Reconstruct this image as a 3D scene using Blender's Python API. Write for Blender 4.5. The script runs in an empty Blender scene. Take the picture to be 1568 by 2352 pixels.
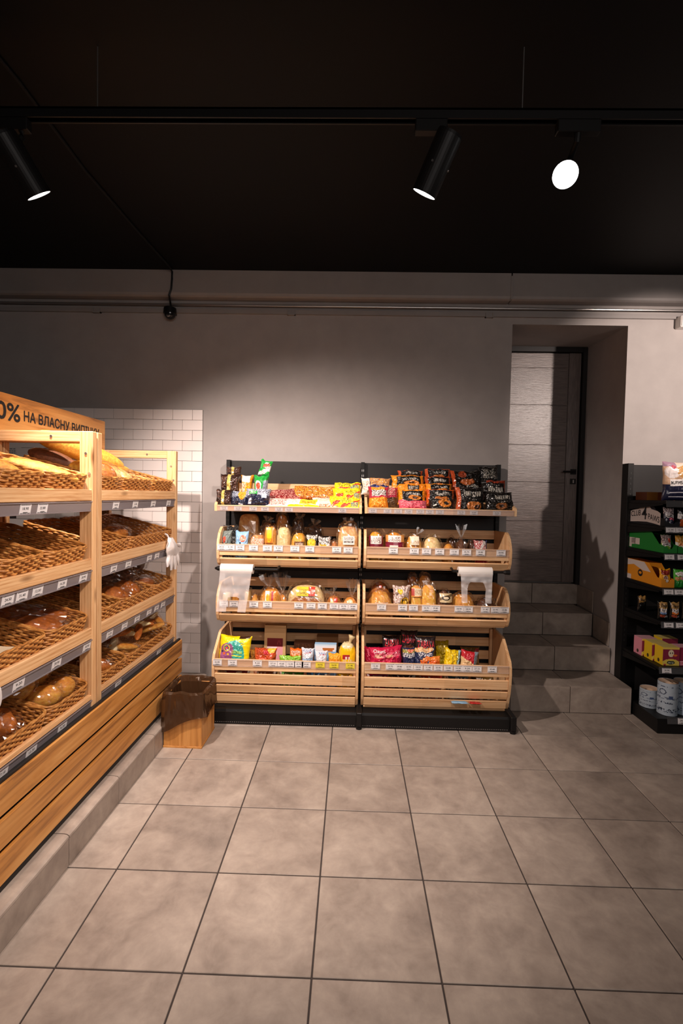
import bpy, bmesh, math, random
from mathutils import Vector, Matrix, noise

# ------------------------------------------------------------------ camera
scene = bpy.context.scene
COL = scene.collection
cam_data = bpy.data.cameras.new('camera')
cam_data.sensor_fit = 'HORIZONTAL'
cam_data.sensor_width = 36.0
cam_data.lens = 36.0 * 1118.86 / 1568.0
cam_data.clip_start = 0.02
cam = bpy.data.objects.new('camera', cam_data)
COL.objects.link(cam)
YAW, PITCH, ROLL = -0.0207720, 0.0356112, 0.0199315
fw = Vector((math.sin(YAW) * math.cos(PITCH), math.cos(YAW) * math.cos(PITCH), -math.sin(PITCH)))
rt = Vector((math.cos(YAW), -math.sin(YAW), 0))
up = rt.cross(fw)
r2 = math.cos(ROLL) * rt + math.sin(ROLL) * up
u2 = -math.sin(ROLL) * rt + math.cos(ROLL) * up
cam.matrix_world = Matrix(((r2.x, u2.x, -fw.x, 0), (r2.y, u2.y, -fw.y, 0), (r2.z, u2.z, -fw.z, 1.5806), (0, 0, 0, 1)))
scene.camera = cam

# ------------------------------------------------------------------ world, lights, exposure
world = bpy.data.worlds.new('world')
scene.world = world
world.use_nodes = True
world.node_tree.nodes['Background'].inputs[0].default_value = (0.9, 0.8, 0.75, 1)
world.node_tree.nodes['Background'].inputs[1].default_value = 0.0
scene.view_settings.view_transform = 'Standard'
scene.view_settings.look = 'None'
scene.view_settings.gamma = 1
scene.view_settings.use_curve_mapping = False
scene.view_settings.exposure = 0.0
scene.cycles.transparent_max_bounces = 24
scene.cycles.max_bounces = 8

WARM = (1.0, 0.83, 0.74)

def spot(name, loc, target, power, angle, blend=0.5, size=0.04, color=WARM):
    d = bpy.data.lights.new(name, 'SPOT')
    d.energy = power
    d.spot_size = math.radians(angle)
    d.spot_blend = blend
    d.shadow_soft_size = size
    d.color = color
    o = bpy.data.objects.new(name, d)
    COL.objects.link(o)
    o.location = loc
    o.rotation_euler = (Vector(target) - Vector(loc)).to_track_quat('-Z', 'Y').to_euler()
    return o

# unseen lamps: one behind the camera, one at the track's far end, two added fills
spot('unseen_lamp_light', (-1.75, -0.15, 2.75), (-0.1, 3.5, 0.8), 40, 44, 1.0)
spot('unseen_lamp_light', (0.15, 0.75, 2.75), (-1.30, 2.25, 0.85), 100, 72, 0.8)  # added fill lamp that brightens the bread racks
spot('unseen_lamp_light', (2.75, 1.9, 2.72), (2.30, 3.85, 2.28), 235, 52, 0.5)
spot('unseen_lamp_light', (0.0, -0.4, 2.75), (-0.45, 1.6, 0.0), 70, 72, 1.0)  # added fill lamp that brightens the near floor
# soft fill light, added to stand in for the rest of the shop behind the viewer
amb = bpy.data.lights.new('shop_fill_light', 'AREA')
amb.shape = 'RECTANGLE'; amb.size = 3.0; amb.size_y = 1.2; amb.energy = 42; amb.color = (1.0, 0.90, 0.85)
amb_o = bpy.data.objects.new('shop_fill_light', amb); COL.objects.link(amb_o)
amb_o.location = (1.2, -2.2, 2.45)
amb_o.rotation_euler = (math.radians(93), 0, math.radians(8))

# ------------------------------------------------------------------ material helpers
def lin(h):
    if isinstance(h, (tuple, list)):
        return tuple(h[:3])
    h = h.lstrip('#')
    out = []
    for i in (0, 2, 4):
        c = int(h[i:i + 2], 16) / 255.0
        out.append(c / 12.92 if c <= 0.04045 else ((c + 0.055) / 1.055) ** 2.4)
    return tuple(out)

class NT:
    def __init__(self, name):
        self.m = bpy.data.materials.new(name)
        self.m.use_nodes = True
        self.t = self.m.node_tree
        self.b = self.t.nodes['Principled BSDF']
    def n(self, kind, **kw):
        nd = self.t.nodes.new(kind)
        for k, v in kw.items():
            if k.startswith('_'):
                setattr(nd, k[1:], v)
            else:
                nd.inputs[int(k[1:]) if k[0] == 'i' and k[1:].isdigit() else k.replace('_', ' ')].default_value = v
        return nd
    def l(self, a, b):
        self.t.links.new(a, b)
    def ramp(self, fac, stops):
        r = self.n('ShaderNodeValToRGB')
        el = r.color_ramp.elements
        while len(el) < len(stops):
            el.new(0.5)
        for e, (p, c) in zip(el, stops):
            e.position = p
            e.color = (*lin(c), 1)
        self.l(fac, r.inputs[0])
        return r.outputs[0]
    def mix(self, fac, a, b, blend='MIX'):
        m = self.n('ShaderNodeMix', _data_type='RGBA', _blend_type=blend)
        for sock, v in ((m.inputs[0], fac), (m.inputs[6], a), (m.inputs[7], b)):
            if hasattr(v, 'is_output'):
                self.l(v, sock)
            elif isinstance(v, (int, float)):
                sock.default_value = v
            else:
                sock.default_value = (*lin(v), 1)
        return m.outputs[2]
    def base(self, c):
        if hasattr(c, 'is_output'):
            self.l(c, self.b.inputs['Base Color'])
        else:
            self.b.inputs['Base Color'].default_value = (*lin(c), 1)
    def bump(self, h, strength=0.2, dist=0.002):
        b = self.n('ShaderNodeBump', Strength=strength, Distance=dist)
        self.l(h, b.inputs['Height'])
        self.l(b.outputs[0], self.b.inputs['Normal'])
    def rnd(self):
        return self.n('ShaderNodeObjectInfo').outputs['Random']
    def coords(self, which, scale=(1, 1, 1), rnd=0.0):
        c = self.n('ShaderNodeTexCoord').outputs[which]
        mp = self.n('ShaderNodeMapping')
        mp.inputs['Scale'].default_value = scale
        self.l(c, mp.inputs[0])
        if rnd:
            mu = self.n('ShaderNodeMath', _operation='MULTIPLY', i1=rnd)
            self.l(self.rnd(), mu.inputs[0])
            cb = self.n('ShaderNodeCombineXYZ')
            self.l(mu.outputs[0], cb.inputs[0]); self.l(mu.outputs[0], cb.inputs[1]); self.l(mu.outputs[0], cb.inputs[2])
            self.l(cb.outputs[0], mp.inputs['Location'])
        return mp.outputs[0]
    def noise(self, vec, scale=5, detail=4, rough=0.55, dist=0.0):
        nd = self.n('ShaderNodeTexNoise', Scale=scale, Detail=detail, Roughness=rough, Distortion=dist)
        self.l(vec, nd.inputs['Vector'])
        return nd.outputs[0]

def plain(name, color, rough=0.5, metal=0.0, coat=0.0, spec=0.5):
    s = NT(name)
    s.base(color)
    s.b.inputs['Roughness'].default_value = rough
    s.b.inputs['Metallic'].default_value = metal
    s.b.inputs['Coat Weight'].default_value = coat
    s.b.inputs['Specular IOR Level'].default_value = spec
    return s.m

def wood(name, light, mid, dark, knots=True, rough=0.5, grain=1.0, contrast=1.0, joints=False):
    """grain runs along UV.x (metres)"""
    s = NT(name)
    v = s.coords('UV', (1.2 * grain, 14 * grain, 1), rnd=37.0)
    n1 = s.noise(v, 2.2, 5, 0.55, 0.8)
    v2 = s.coords('UV', (3 * grain, 90 * grain, 1), rnd=11.0)
    n2 = s.noise(v2, 3.0, 3, 0.6, 0.3)
    c = s.ramp(n1, ((0.28, dark), (0.47, mid), (0.68, light)))
    w = s.n('ShaderNodeTexWave', _wave_type='BANDS', _bands_direction='Y', Scale=1.6, Distortion=5.5, Detail=2.0)
    w.inputs['Detail Scale'].default_value = 0.6
    s.l(s.coords('UV', (0.9 * grain, 12 * grain, 1), rnd=23.0), w.inputs['Vector'])
    c = s.mix(0.30 * contrast, c, s.ramp(w.outputs[0], ((0.0, light), (0.75, mid), (1.0, dark))))
    c = s.mix(0.22 * contrast, c, s.ramp(n2, ((0.35, dark), (0.6, light))))
    if knots:
        vo = s.n('ShaderNodeTexVoronoi', Scale=1.0)
        s.l(s.coords('UV', (2.6, 9.0, 1), rnd=53.0), vo.inputs['Vector'])
        k = s.ramp(vo.outputs['Distance'], ((0.05, (1, 1, 1)), (0.15, (0, 0, 0))))
        c = s.mix(k, c, tuple(x * 0.45 for x in lin(dark)))
    hs = s.n('ShaderNodeHueSaturation')
    mr = s.n('ShaderNodeMapRange', i3=0.88, i4=1.1)
    if joints:      # finger jointed strips of different tone along the board
        sep = s.n('ShaderNodeSeparateXYZ'); s.l(s.coords('UV', (3.4, 1, 1), rnd=13.0), sep.inputs[0])
        fl = s.n('ShaderNodeMath', _operation='FLOOR'); s.l(sep.outputs[0], fl.inputs[0])
        ad = s.n('ShaderNodeMath', _operation='ADD'); s.l(fl.outputs[0], ad.inputs[0]); s.l(s.rnd(), ad.inputs[1])
        wn = s.n('ShaderNodeTexWhiteNoise', _noise_dimensions='1D'); s.l(ad.outputs[0], wn.inputs['W'])
        mr.inputs[3].default_value = 0.92; mr.inputs[4].default_value = 1.14
        s.l(wn.outputs[0], mr.inputs[0])
    else:
        s.l(s.rnd(), mr.inputs[0])
    s.l(mr.outputs[0], hs.inputs['Value']); s.l(c, hs.inputs['Color'])
    s.base(hs.outputs[0])
    s.b.inputs['Roughness'].default_value = rough
    s.bump(n2, 0.12, 0.001)
    return s.m

M = {}
M['pine'] = wood('pine', '#efc796', '#e2b07a', '#bb7d45', contrast=1.35)
M['crate_pine'] = wood('crate_pine', '#ecc79c', '#ddb07f', '#c08b58', knots=False, contrast=0.8, joints=True)
M['oak'] = wood('oak', '#dca15c', '#c68640', '#7e4e26', knots=False, rough=0.45, grain=0.7, contrast=0.28)
M['black_metal'] = plain('black_metal', (0.007, 0.0065, 0.0065), 0.45, spec=0.25)
M['black_panel'] = plain('black_panel', (0.018, 0.0165, 0.0165), 0.5, spec=0.3)
M['black_paint'] = plain('black_paint', (0.01, 0.009, 0.009), 0.6)
M['steel'] = plain('steel', (0.45, 0.43, 0.42), 0.3, 0.9)
M['white_plastic'] = plain('white_plastic', '#e9e4df', 0.4)
M['ink'] = plain('ink', (0.012, 0.012, 0.014), 0.6)
M['paper'] = plain('paper', '#e6e2e2', 0.6)
M['yellow_paper'] = plain('yellow_paper', '#e8d23a', 0.6)
M['grey_rail'] = plain('grey_rail', '#948d90', 0.3)
M['dark_rail'] = plain('dark_rail', '#4a4a4c', 0.35)

def paint(name, color, rough=0.6, amp=0.06, bumps=0.05, scale=6, spec=0.35):
    s = NT(name)
    v = s.coords('Object')
    n = s.noise(v, scale, 5, 0.6)
    a = tuple(x * (1 - amp) for x in lin(color)); b = tuple(x * (1 + amp) for x in lin(color))
    s.base(s.ramp(n, ((0.3, a), (0.7, b))))
    s.b.inputs['Roughness'].default_value = rough
    s.b.inputs['Specular IOR Level'].default_value = spec
    s.bump(s.noise(v, 120, 2), bumps, 0.001)
    return s.m
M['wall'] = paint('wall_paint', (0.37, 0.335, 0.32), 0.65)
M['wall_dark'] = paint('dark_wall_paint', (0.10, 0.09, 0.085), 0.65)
M['ceiling'] = paint('ceiling_paint', (0.0026, 0.0023, 0.0024), 0.6, spec=0.18)
M['beam'] = paint('beam_paint', (0.30, 0.275, 0.265), 0.45)
M['grout'] = plain('grout', (0.045, 0.034, 0.03), 0.9)

def tile_stone(name):
    s = NT(name)
    v = s.coords('Object', (1, 1, 1), rnd=90.0)
    big = s.noise(v, 3.6, 6, 0.6, 0.45)
    fine = s.noise(v, 22, 4, 0.6)
    c = s.ramp(big, ((0.28, '#776b63'), (0.44, '#95877c'), (0.58, '#a99b8f'), (0.74, '#beb0a2')))
    mid_ = s.noise(v, 9, 5, 0.65, 0.5)
    c = s.mix(0.32, c, s.ramp(mid_, ((0.32, '#6f645c'), (0.5, '#a1948a'), (0.68, '#c4b6a8'))))
    c = s.mix(0.18, c, s.ramp(fine, ((0.3, '#7c7169'), (0.7, '#b3a599'))))
    hs = s.n('ShaderNodeHueSaturation')
    mr = s.n('ShaderNodeMapRange', i3=0.92, i4=1.06)
    s.l(s.rnd(), mr.inputs[0]); s.l(mr.outputs[0], hs.inputs['Value']); s.l(c, hs.inputs['Color'])
    s.base(hs.outputs[0])
    s.l(s.ramp(big, ((0.3, (0.38, 0.38, 0.38)), (0.75, (0.52, 0.52, 0.52)))), s.b.inputs['Roughness'])
    s.bump(fine, 0.05, 0.001)
    return s.m
M['stone'] = tile_stone('stone_tile')
def glazed():
    s = NT('glazed_tile')
    hs = s.n('ShaderNodeHueSaturation', Color=(*lin('#eee5e1'), 1))
    mr = s.n('ShaderNodeMapRange', i3=0.95, i4=1.03)
    s.l(s.rnd(), mr.inputs[0]); s.l(mr.outputs[0], hs.inputs['Value'])
    s.base(hs.outputs[0])
    s.b.inputs['Roughness'].default_value = 0.16
    s.bump(s.noise(s.coords('Object', rnd=9.0), 9, 2), 0.06, 0.004)
    return s.m
M['glazed'] = glazed()

def door_wood():
    s = NT('dark_veneer')
    n = s.noise(s.coords('UV', (2.5, 60, 1), rnd=3.0), 3.5, 4, 0.6, 0.4)
    s.base(s.ramp(n, ((0.3, '#433834'), (0.7, '#786963'))))
    s.b.inputs['Roughness'].default_value = 0.36
    s.b.inputs['Specular IOR Level'].default_value = 0.8
    s.bump(n, 0.5, 0.002)
    return s.m
M['door'] = door_wood()

def wicker():
    s = NT('wicker')
    n = s.noise(s.coords('Object', (1, 1, 1), rnd=30.0), 45, 4, 0.6)
    c = s.ramp(n, ((0.25, '#7d4a20'), (0.5, '#bd7d3d'), (0.72, '#dfa962')))
    s.base(c)
    s.b.inputs['Roughness'].default_value = 0.4
    return s.m
M['wicker'] = wicker()

def attr_mat(name, rough=0.3, coat=0.0, bump=0.0, bscale=40, spec=0.5):
    s = NT(name)
    a = s.n('ShaderNodeVertexColor', _layer_name='Col')
    s.base(a.outputs[0])
    s.b.inputs['Roughness'].default_value = rough
    s.b.inputs['Coat Weight'].default_value = coat
    s.b.inputs['Specular IOR Level'].default_value = spec
    if bump:
        s.bump(s.noise(s.coords('Object'), bscale, 4, 0.6), bump, 0.004)
    return s.m
M['film_print'] = attr_mat('printed_film', 0.26, 0.35, 0.3, 30)
M['card_print'] = attr_mat('printed_card', 0.5)
def crust():
    s = NT('bread_crust')
    a = s.n('ShaderNodeVertexColor', _layer_name='Col')
    n = s.noise(s.coords('Object', rnd=20.0), 60, 5, 0.65)
    c = s.mix(0.75, a.outputs[0], s.ramp(n, ((0.3, (0.30, 0.26, 0.22)), (0.7, (0.85, 0.85, 0.85)))), 'OVERLAY')
    s.base(c)
    s.b.inputs['Roughness'].default_value = 0.55
    s.b.inputs['Specular IOR Level'].default_value = 0.35
    s.bump(n, 0.55, 0.006)
    return s.m
M['bread'] = crust()

def clear(name, fac_face, tint=(1, 1, 1), gloss=(1, 1, 1), rough=0.12, diffuse=None, dfac=0.0):
    m = bpy.data.materials.new(name); m.use_nodes = True
    t = m.node_tree; t.nodes.clear()
    out = t.nodes.new('ShaderNodeOutputMaterial')
    tr = t.nodes.new('ShaderNodeBsdfTransparent'); tr.inputs[0].default_value = (*tint, 1)
    gl = t.nodes.new('ShaderNodeBsdfGlossy'); gl.inputs[0].default_value = (*gloss, 1); gl.inputs['Roughness'].default_value = rough
    lw = t.nodes.new('ShaderNodeLayerWeight'); lw.inputs[0].default_value = 0.35
    mr = t.nodes.new('ShaderNodeMapRange'); mr.inputs[3].default_value = fac_face; mr.inputs[4].default_value = min(1, fac_face + 0.22)
    t.links.new(lw.outputs['Fresnel'], mr.inputs[0])
    mx = t.nodes.new('ShaderNodeMixShader')
    t.links.new(mr.outputs[0], mx.inputs[0])
    a = tr.outputs[0]
    if diffuse:
        df = t.nodes.new('ShaderNodeBsdfDiffuse'); df.inputs[0].default_value = (*lin(diffuse), 1)
        m2 = t.nodes.new('ShaderNodeMixShader'); m2.inputs[0].default_value = dfac
        t.links.new(a, m2.inputs[1]); t.links.new(df.outputs[0], m2.inputs[2]); a = m2.outputs[0]
    t.links.new(a, mx.inputs[1]); t.links.new(gl.outputs[0], mx.inputs[2])
    t.links.new(mx.outputs[0], out.inputs[0])
    return m
M['film'] = clear('clear_film', 0.10, rough=0.16)
M['clear_rail'] = clear('clear_rail', 0.05, tint=(0.97, 0.96, 0.96), rough=0.2, diffuse='#e4d6d2', dfac=0.13)
M['frost_rail'] = clear('frosted_rail', 0.08, tint=(0.75, 0.73, 0.75), rough=0.25, diffuse='#9a9296', dfac=0.6)
M['white_film'] = clear('white_film', 0.05, rough=0.3, diffuse='#f2eeee', dfac=0.42)
M['milky'] = clear('milky_film', 0.05, rough=0.3, diffuse='#f4f0f0', dfac=0.8)
M['brown_film'] = clear('brown_film', 0.06, tint=(0.35, 0.22, 0.14), gloss=(0.5, 0.42, 0.36), rough=0.14, diffuse='#46301f', dfac=0.75)
def emit(name, c, e):
    m = bpy.data.materials.new(name); m.use_nodes = True
    t = m.node_tree; t.nodes.clear()
    out = t.nodes.new('ShaderNodeOutputMaterial'); em = t.nodes.new('ShaderNodeEmission')
    em.inputs[0].default_value = (*c, 1); em.inputs[1].default_value = e
    t.links.new(em.outputs[0], out.inputs[0])
    return m
M['lamp'] = emit('lamp_glow', (1, 0.95, 0.92), 14)

# ------------------------------------------------------------------ glyphs (made once while the scene is still empty)
PRICES = ['18.90', '24.50', '31.40', '20.90', '22.80', '16.20', '9.20', '27.10', '43.60', '12.30', '35.70', '39.80']
WORDS = PRICES + ['0%', 'НА ВЛАСНУ ВИПІЧКУ', 'RAWA SUNNY', 'ZABAVA', 'LEKORNA', 'CLUB', 'PAWS', '4', 'КЛУБ', 'ЛАПИ', 'SHEBA', 'OSAMA',
                  'PEDIGREE', 'ТОСТ', 'БАТОН', 'MINI', 'SUNNY', 'COMPACT']
WORDS[WORDS.index('SHEBA')] = 'Sheba'
WORDS[WORDS.index('OSAMA')] = 'Ozumi'
GLYPH = {}
def bake_glyphs():
    objs = []
    for w in WORDS:
        c = bpy.data.curves.new('glyph', 'FONT'); c.body = w; c.resolution_u = 3
        c.offset = 0.0 if w in ('0%', 'НА ВЛАСНУ ВИПІЧКУ') else 0.012
        o = bpy.data.objects.new('glyph', c); COL.objects.link(o); objs.append((w, o))
    dg = bpy.context.evaluated_depsgraph_get()
    for w, o in objs:
        e = o.evaluated_get(dg); me = e.to_mesh()
        vs = [(v.co.x, v.co.y) for v in me.vertices]; fs = [tuple(p.vertices) for p in me.polygons]
        x0 = min(v[0] for v in vs); x1 = max(v[0] for v in vs); y0 = min(v[1] for v in vs); y1 = max(v[1] for v in vs)
        GLYPH[w] = ([((x - x0) / (x1 - x0), (y - y0) / (y1 - y0)) for x, y in vs], fs)
        e.to_mesh_clear()
    for w, o in objs:
        c = o.data; bpy.data.objects.remove(o); bpy.data.curves.remove(c)
bake_glyphs()

# ------------------------------------------------------------------ object helpers
def thing(name, label, cat, mat=None, loc=(0, 0, 0), rz=0.0, group=None, kind=None):
    o = bpy.data.objects.new(name, None)
    o.empty_display_size = 0.05
    COL.objects.link(o)
    if mat is not None:
        o.matrix_world = mat
    else:
        o.location = loc; o.rotation_euler = (0, 0, rz)
    o['label'] = label; o['category'] = cat
    if group: o['group'] = group
    if kind: o['kind'] = kind
    return o

def add(name, me, parent=None, loc=None, rot=None, mat=None):
    o = bpy.data.objects.new(name, me)
    COL.objects.link(o)
    if parent is not None: o.parent = parent
    if mat is not None: o.matrix_local = mat
    if loc is not None: o.location = loc
    if rot is not None: o.rotation_euler = rot
    return o

def mk(name, verts, faces, mat, smooth=False, uvs=None, cols=None, vcols=None, fmat=None):
    me = bpy.data.meshes.new(name)
    me.from_pydata(verts, [], faces)
    for m in (mat if isinstance(mat, (list, tuple)) else [mat]):
        me.materials.append(m)
    if fmat: me.polygons.foreach_set('material_index', fmat)
    if smooth: me.polygons.foreach_set('use_smooth', [True] * len(me.polygons))
    if uvs:
        ul = me.uv_layers.new(name='UVMap')
        ul.data.foreach_set('uv', [c for uv in uvs for c in uv])
    if cols or vcols:
        ca = me.color_attributes.new('Col', 'FLOAT_COLOR', 'CORNER')
        buf = []
        for i, p in enumerate(me.polygons):
            for v in p.vertices:
                c = cols[i] if cols else vcols[v]
                buf += [c[0], c[1], c[2], 1.0]
        ca.data.foreach_set('color', buf)
    me.update()
    return me

_box = {}
def board_mesh(dx, dy, dz, mat, bev=0.002, along=None):
    """box centred on x,y, base at z=0, chamfered, UV.x along its longest side"""
    key = (round(dx, 4), round(dy, 4), round(dz, 4), mat.name, bev, along)
    if key in _box: return _box[key]
    bm = bmesh.new()
    bmesh.ops.create_cube(bm, size=1.0)
    for v in bm.verts:
        v.co = Vector((v.co.x * dx, v.co.y * dy, (v.co.z + 0.5) * dz))
    if bev:
        bmesh.ops.bevel(bm, geom=bm.edges[:], offset=min(bev, dx / 3, dy / 3, dz / 3), segments=1, affect='EDGES')
    ax = along if along is not None else max(range(3), key=lambda i: (dx, dy, dz)[i])
    oth = [i for i in range(3) if i != ax]
    ul = bm.loops.layers.uv.new('UVMap')
    for f in bm.faces:
        for lp in f.loops:
            lp[ul].uv = (lp.vert.co[ax], lp.vert.co[oth[0]] + lp.vert.co[oth[1]])
    me = bpy.data.meshes.new('board'); bm.to_mesh(me); bm.free()
    me.materials.append(mat)
    _box[key] = me
    return me

def board(name, parent, x0, x1, y0, y1, z0, z1, mat, bev=0.002, along=None, rot=None):
    me = board_mesh(x1 - x0, y1 - y0, z1 - z0, mat, bev, along)
    return add(name, me, parent, ((x0 + x1) / 2, (y0 + y1) / 2, z0), rot)

def prism(name, poly, x0, x1, mat, bev=0.0):
    """polygon in (y,z) extruded along x"""
    n = len(poly)
    vs = [(x0, y, z) for y, z in poly] + [(x1, y, z) for y, z in poly]
    fs = [tuple(range(n)), tuple(range(2 * n - 1, n - 1, -1))]
    for i in range(n):
        j = (i + 1) % n
        fs.append((i, i + n, j + n, j))
    uv = []
    for f in fs:
        for v in f:
            uv.append((vs[v][2], vs[v][1] + vs[v][0]))
    return mk(name, vs, fs, mat, uvs=uv)

def tube(path, r, seg=8, caps=True, closed=False):
    vs, fs = [], []
    n = len(path)
    P = [Vector(p) for p in path]
    rad = r if isinstance(r, (list, tuple)) else [r] * n
    for i, p in enumerate(P):
        a = P[(i - 1) % n] if (i > 0 or closed) else P[i]
        b = P[(i + 1) % n] if (i < n - 1 or closed) else P[i]
        d = (b - a).normalized()
        s = d.cross(Vector((0, 0, 1)))
        if s.length < 1e-3: s = d.cross(Vector((0, 1, 0)))
        s.normalize(); t = s.cross(d)
        for k in range(seg):
            an = 2 * math.pi * k / seg
            vs.append(tuple(p + (s * math.cos(an) + t * math.sin(an)) * rad[i]))
    m = n if closed else n - 1
    for i in range(m):
        j = (i + 1) % n
        for k in range(seg):
            l = (k + 1) % seg
            fs.append((i * seg + k, i * seg + l, j * seg + l, j * seg + k))
    if caps and not closed:
        fs.append(tuple(range(seg - 1, -1, -1)))
        fs.append(tuple((n - 1) * seg + k for k in range(seg)))
    return vs, fs

def join(parts):
    vs, fs = [], []
    for v, f in parts:
        o = len(vs); vs += v; fs += [tuple(i + o for i in q) for q in f]
    return vs, fs

def cyl(r0, r1, z0, z1, seg=24, caps=(True, True)):
    vs = [(r0 * math.cos(2 * math.pi * k / seg), r0 * math.sin(2 * math.pi * k / seg), z0) for k in range(seg)]
    vs += [(r1 * math.cos(2 * math.pi * k / seg), r1 * math.sin(2 * math.pi * k / seg), z1) for k in range(seg)]
    fs = [(k, (k + 1) % seg, seg + (k + 1) % seg, seg + k) for k in range(seg)]
    if caps[0]: fs.append(tuple(range(seg - 1, -1, -1)))
    if caps[1]: fs.append(tuple(range(seg, 2 * seg)))
    return vs, fs

def boxvf(x0, x1, y0, y1, z0, z1):
    vs = [(x, y, z) for z in (z0, z1) for y in (y0, y1) for x in (x0, x1)]
    return vs, [(0, 2, 3, 1), (4, 5, 7, 6), (0, 1, 5, 4), (2, 6, 7, 3), (0, 4, 6, 2), (1, 3, 7, 5)]

def structure(name, vs, fs, mat):
    o = add(name, mk(name, vs, fs, mat)); o['kind'] = 'structure'
    return o

# ================================================================== THE SETTING
WY = 3.85            # face of the back wall
HC = 3.27            # ceiling height
XL, XR, YB = -3.3, 4.2, -3.0
o = structure('ceiling', *boxvf(XL, XR, YB, WY + 1.0, HC, HC + 0.15), M['ceiling'])
o['label'] = 'flat matte black ceiling above the shop'; o['category'] = 'ceiling'
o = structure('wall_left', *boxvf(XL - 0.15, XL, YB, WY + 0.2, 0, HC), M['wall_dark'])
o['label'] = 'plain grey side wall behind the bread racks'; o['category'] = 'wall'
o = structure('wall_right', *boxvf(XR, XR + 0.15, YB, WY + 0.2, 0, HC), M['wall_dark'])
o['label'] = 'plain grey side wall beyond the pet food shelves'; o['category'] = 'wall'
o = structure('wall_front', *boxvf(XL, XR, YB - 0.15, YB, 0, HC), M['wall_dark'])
o['label'] = 'plain grey wall behind the viewer'; o['category'] = 'wall'

RX0, RX1, RZ = 1.216, 2.100, 2.925     # door recess opening
wall = structure('wall_back', *join([
    boxvf(XL, RX0 - .12, WY, WY + 0.2, 0, HC), boxvf(RX1 + .12, XR, WY, WY + 0.2, 0, HC), boxvf(RX0 - .12, RX1 + .12, WY, WY + 0.2, RZ + .12, HC)]), M['wall'])
wall['label'] = 'grey painted back wall with a patch of white brick tiles'; wall['category'] = 'wall'

# subway tiles on the back wall, each its own piece
PT, PZ = 0.157, 0.0808
zt = 2.226
def tile_piece(w, h):
    return board_mesh(w - 0.0022, 0.009, h - 0.0022, M['glazed'], 0.0012)
add('grout_bed', mk('grout_bed', *boxvf(-2.80, -1.188, WY - 0.004, WY, 0.135, zt), M['grout']), wall)
for r in range(26):
    z1 = zt - r * PZ; z0 = z1 - PZ
    if z0 < 0.125: z0 = 0.135
    if z1 - z0 < 0.03: continue
    off = -1.270 if r % 2 == 0 else -1.3485
    x = -1.188; edges = [x]
    e = off
    while e > -2.78:
        edges.append(e); e -= PT
    for a, b in zip(edges[1:], edges[:-1]):
        if b - a < 0.02: continue
        add('tile', tile_piece(b - a, z1 - z0), wall, ((a + b) / 2, WY - 0.0075, z0 + 0.001))

# floor: grout slab and tiles
T = 0.425
FX, FY = -0.524, 3.235
floor = structure('floor', *boxvf(XL, XR, YB, WY + 0.2, -0.12, -0.004), M['grout'])
floor['label'] = 'floor of large square beige grey stone tiles with dark joints'; floor['category'] = 'floor'
tme = board_mesh(T - 0.006, T - 0.006, 0.014, M['stone'], 0.0015)
for c in range(-2, 11):
    for r in range(-1, 12):
        x0 = FX + c * T; y1 = FY - r * T
        if y1 > 3.70: continue
        add('tile', tme, floor, (x0 + T / 2, y1 - T / 2, -0.0138))

# long tiled plinth under the bread racks (turned one degree like the racks)
LROT = -0.017
LO = Vector((-1.137, 2.93, 0))
LM = Matrix.Translation(LO) @ Matrix.Rotation(LROT, 4, 'Z') @ Matrix.Translation(-LO)
PH = 0.138
base = thing('baseboard_left', 'low tiled plinth with rounded edge carrying the bread racks', 'plinth', LM.copy(), kind='structure')
base.location = LM.translation
add('plinth_core', mk('plinth_core', *boxvf(-3.0, -1.150, -0.4, 3.80, 0.0, PH - 0.012), M['grout']), base)
js = [1.966 - 0.425 * k for k in range(6)][::-1] + [2.388, 2.815, 3.24, 3.665, 3.80]
for a, b in zip(js[:-1], js[1:]):
    L = b - a - 0.004
    add('riser_tile', board_mesh(0.011, L, PH - 0.020, M['stone'], 0.001), base, (-1.143, (a + b) / 2, 0.001))
    cv = []
    prof = [(-1.60, PH - 0.012), (-1.60, PH), (-1.160, PH), (-1.147, PH - 0.002), (-1.138, PH - 0.008), (-1.136, PH - 0.016), (-1.150, PH - 0.016), (-1.152, PH - 0.012)]
    n = len(prof)
    vs = [(x, a + 0.002, z) for x, z in prof] + [(x, b - 0.002, z) for x, z in prof]
    fs = [tuple(range(n)), tuple(range(2 * n - 1, n - 1, -1))] + [(i, i + n, (i + 1) % n + n, (i + 1) % n) for i in range(n)]
    add('nosing_tile', mk('nosing_tile', vs, fs, M['stone']), base)

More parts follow.
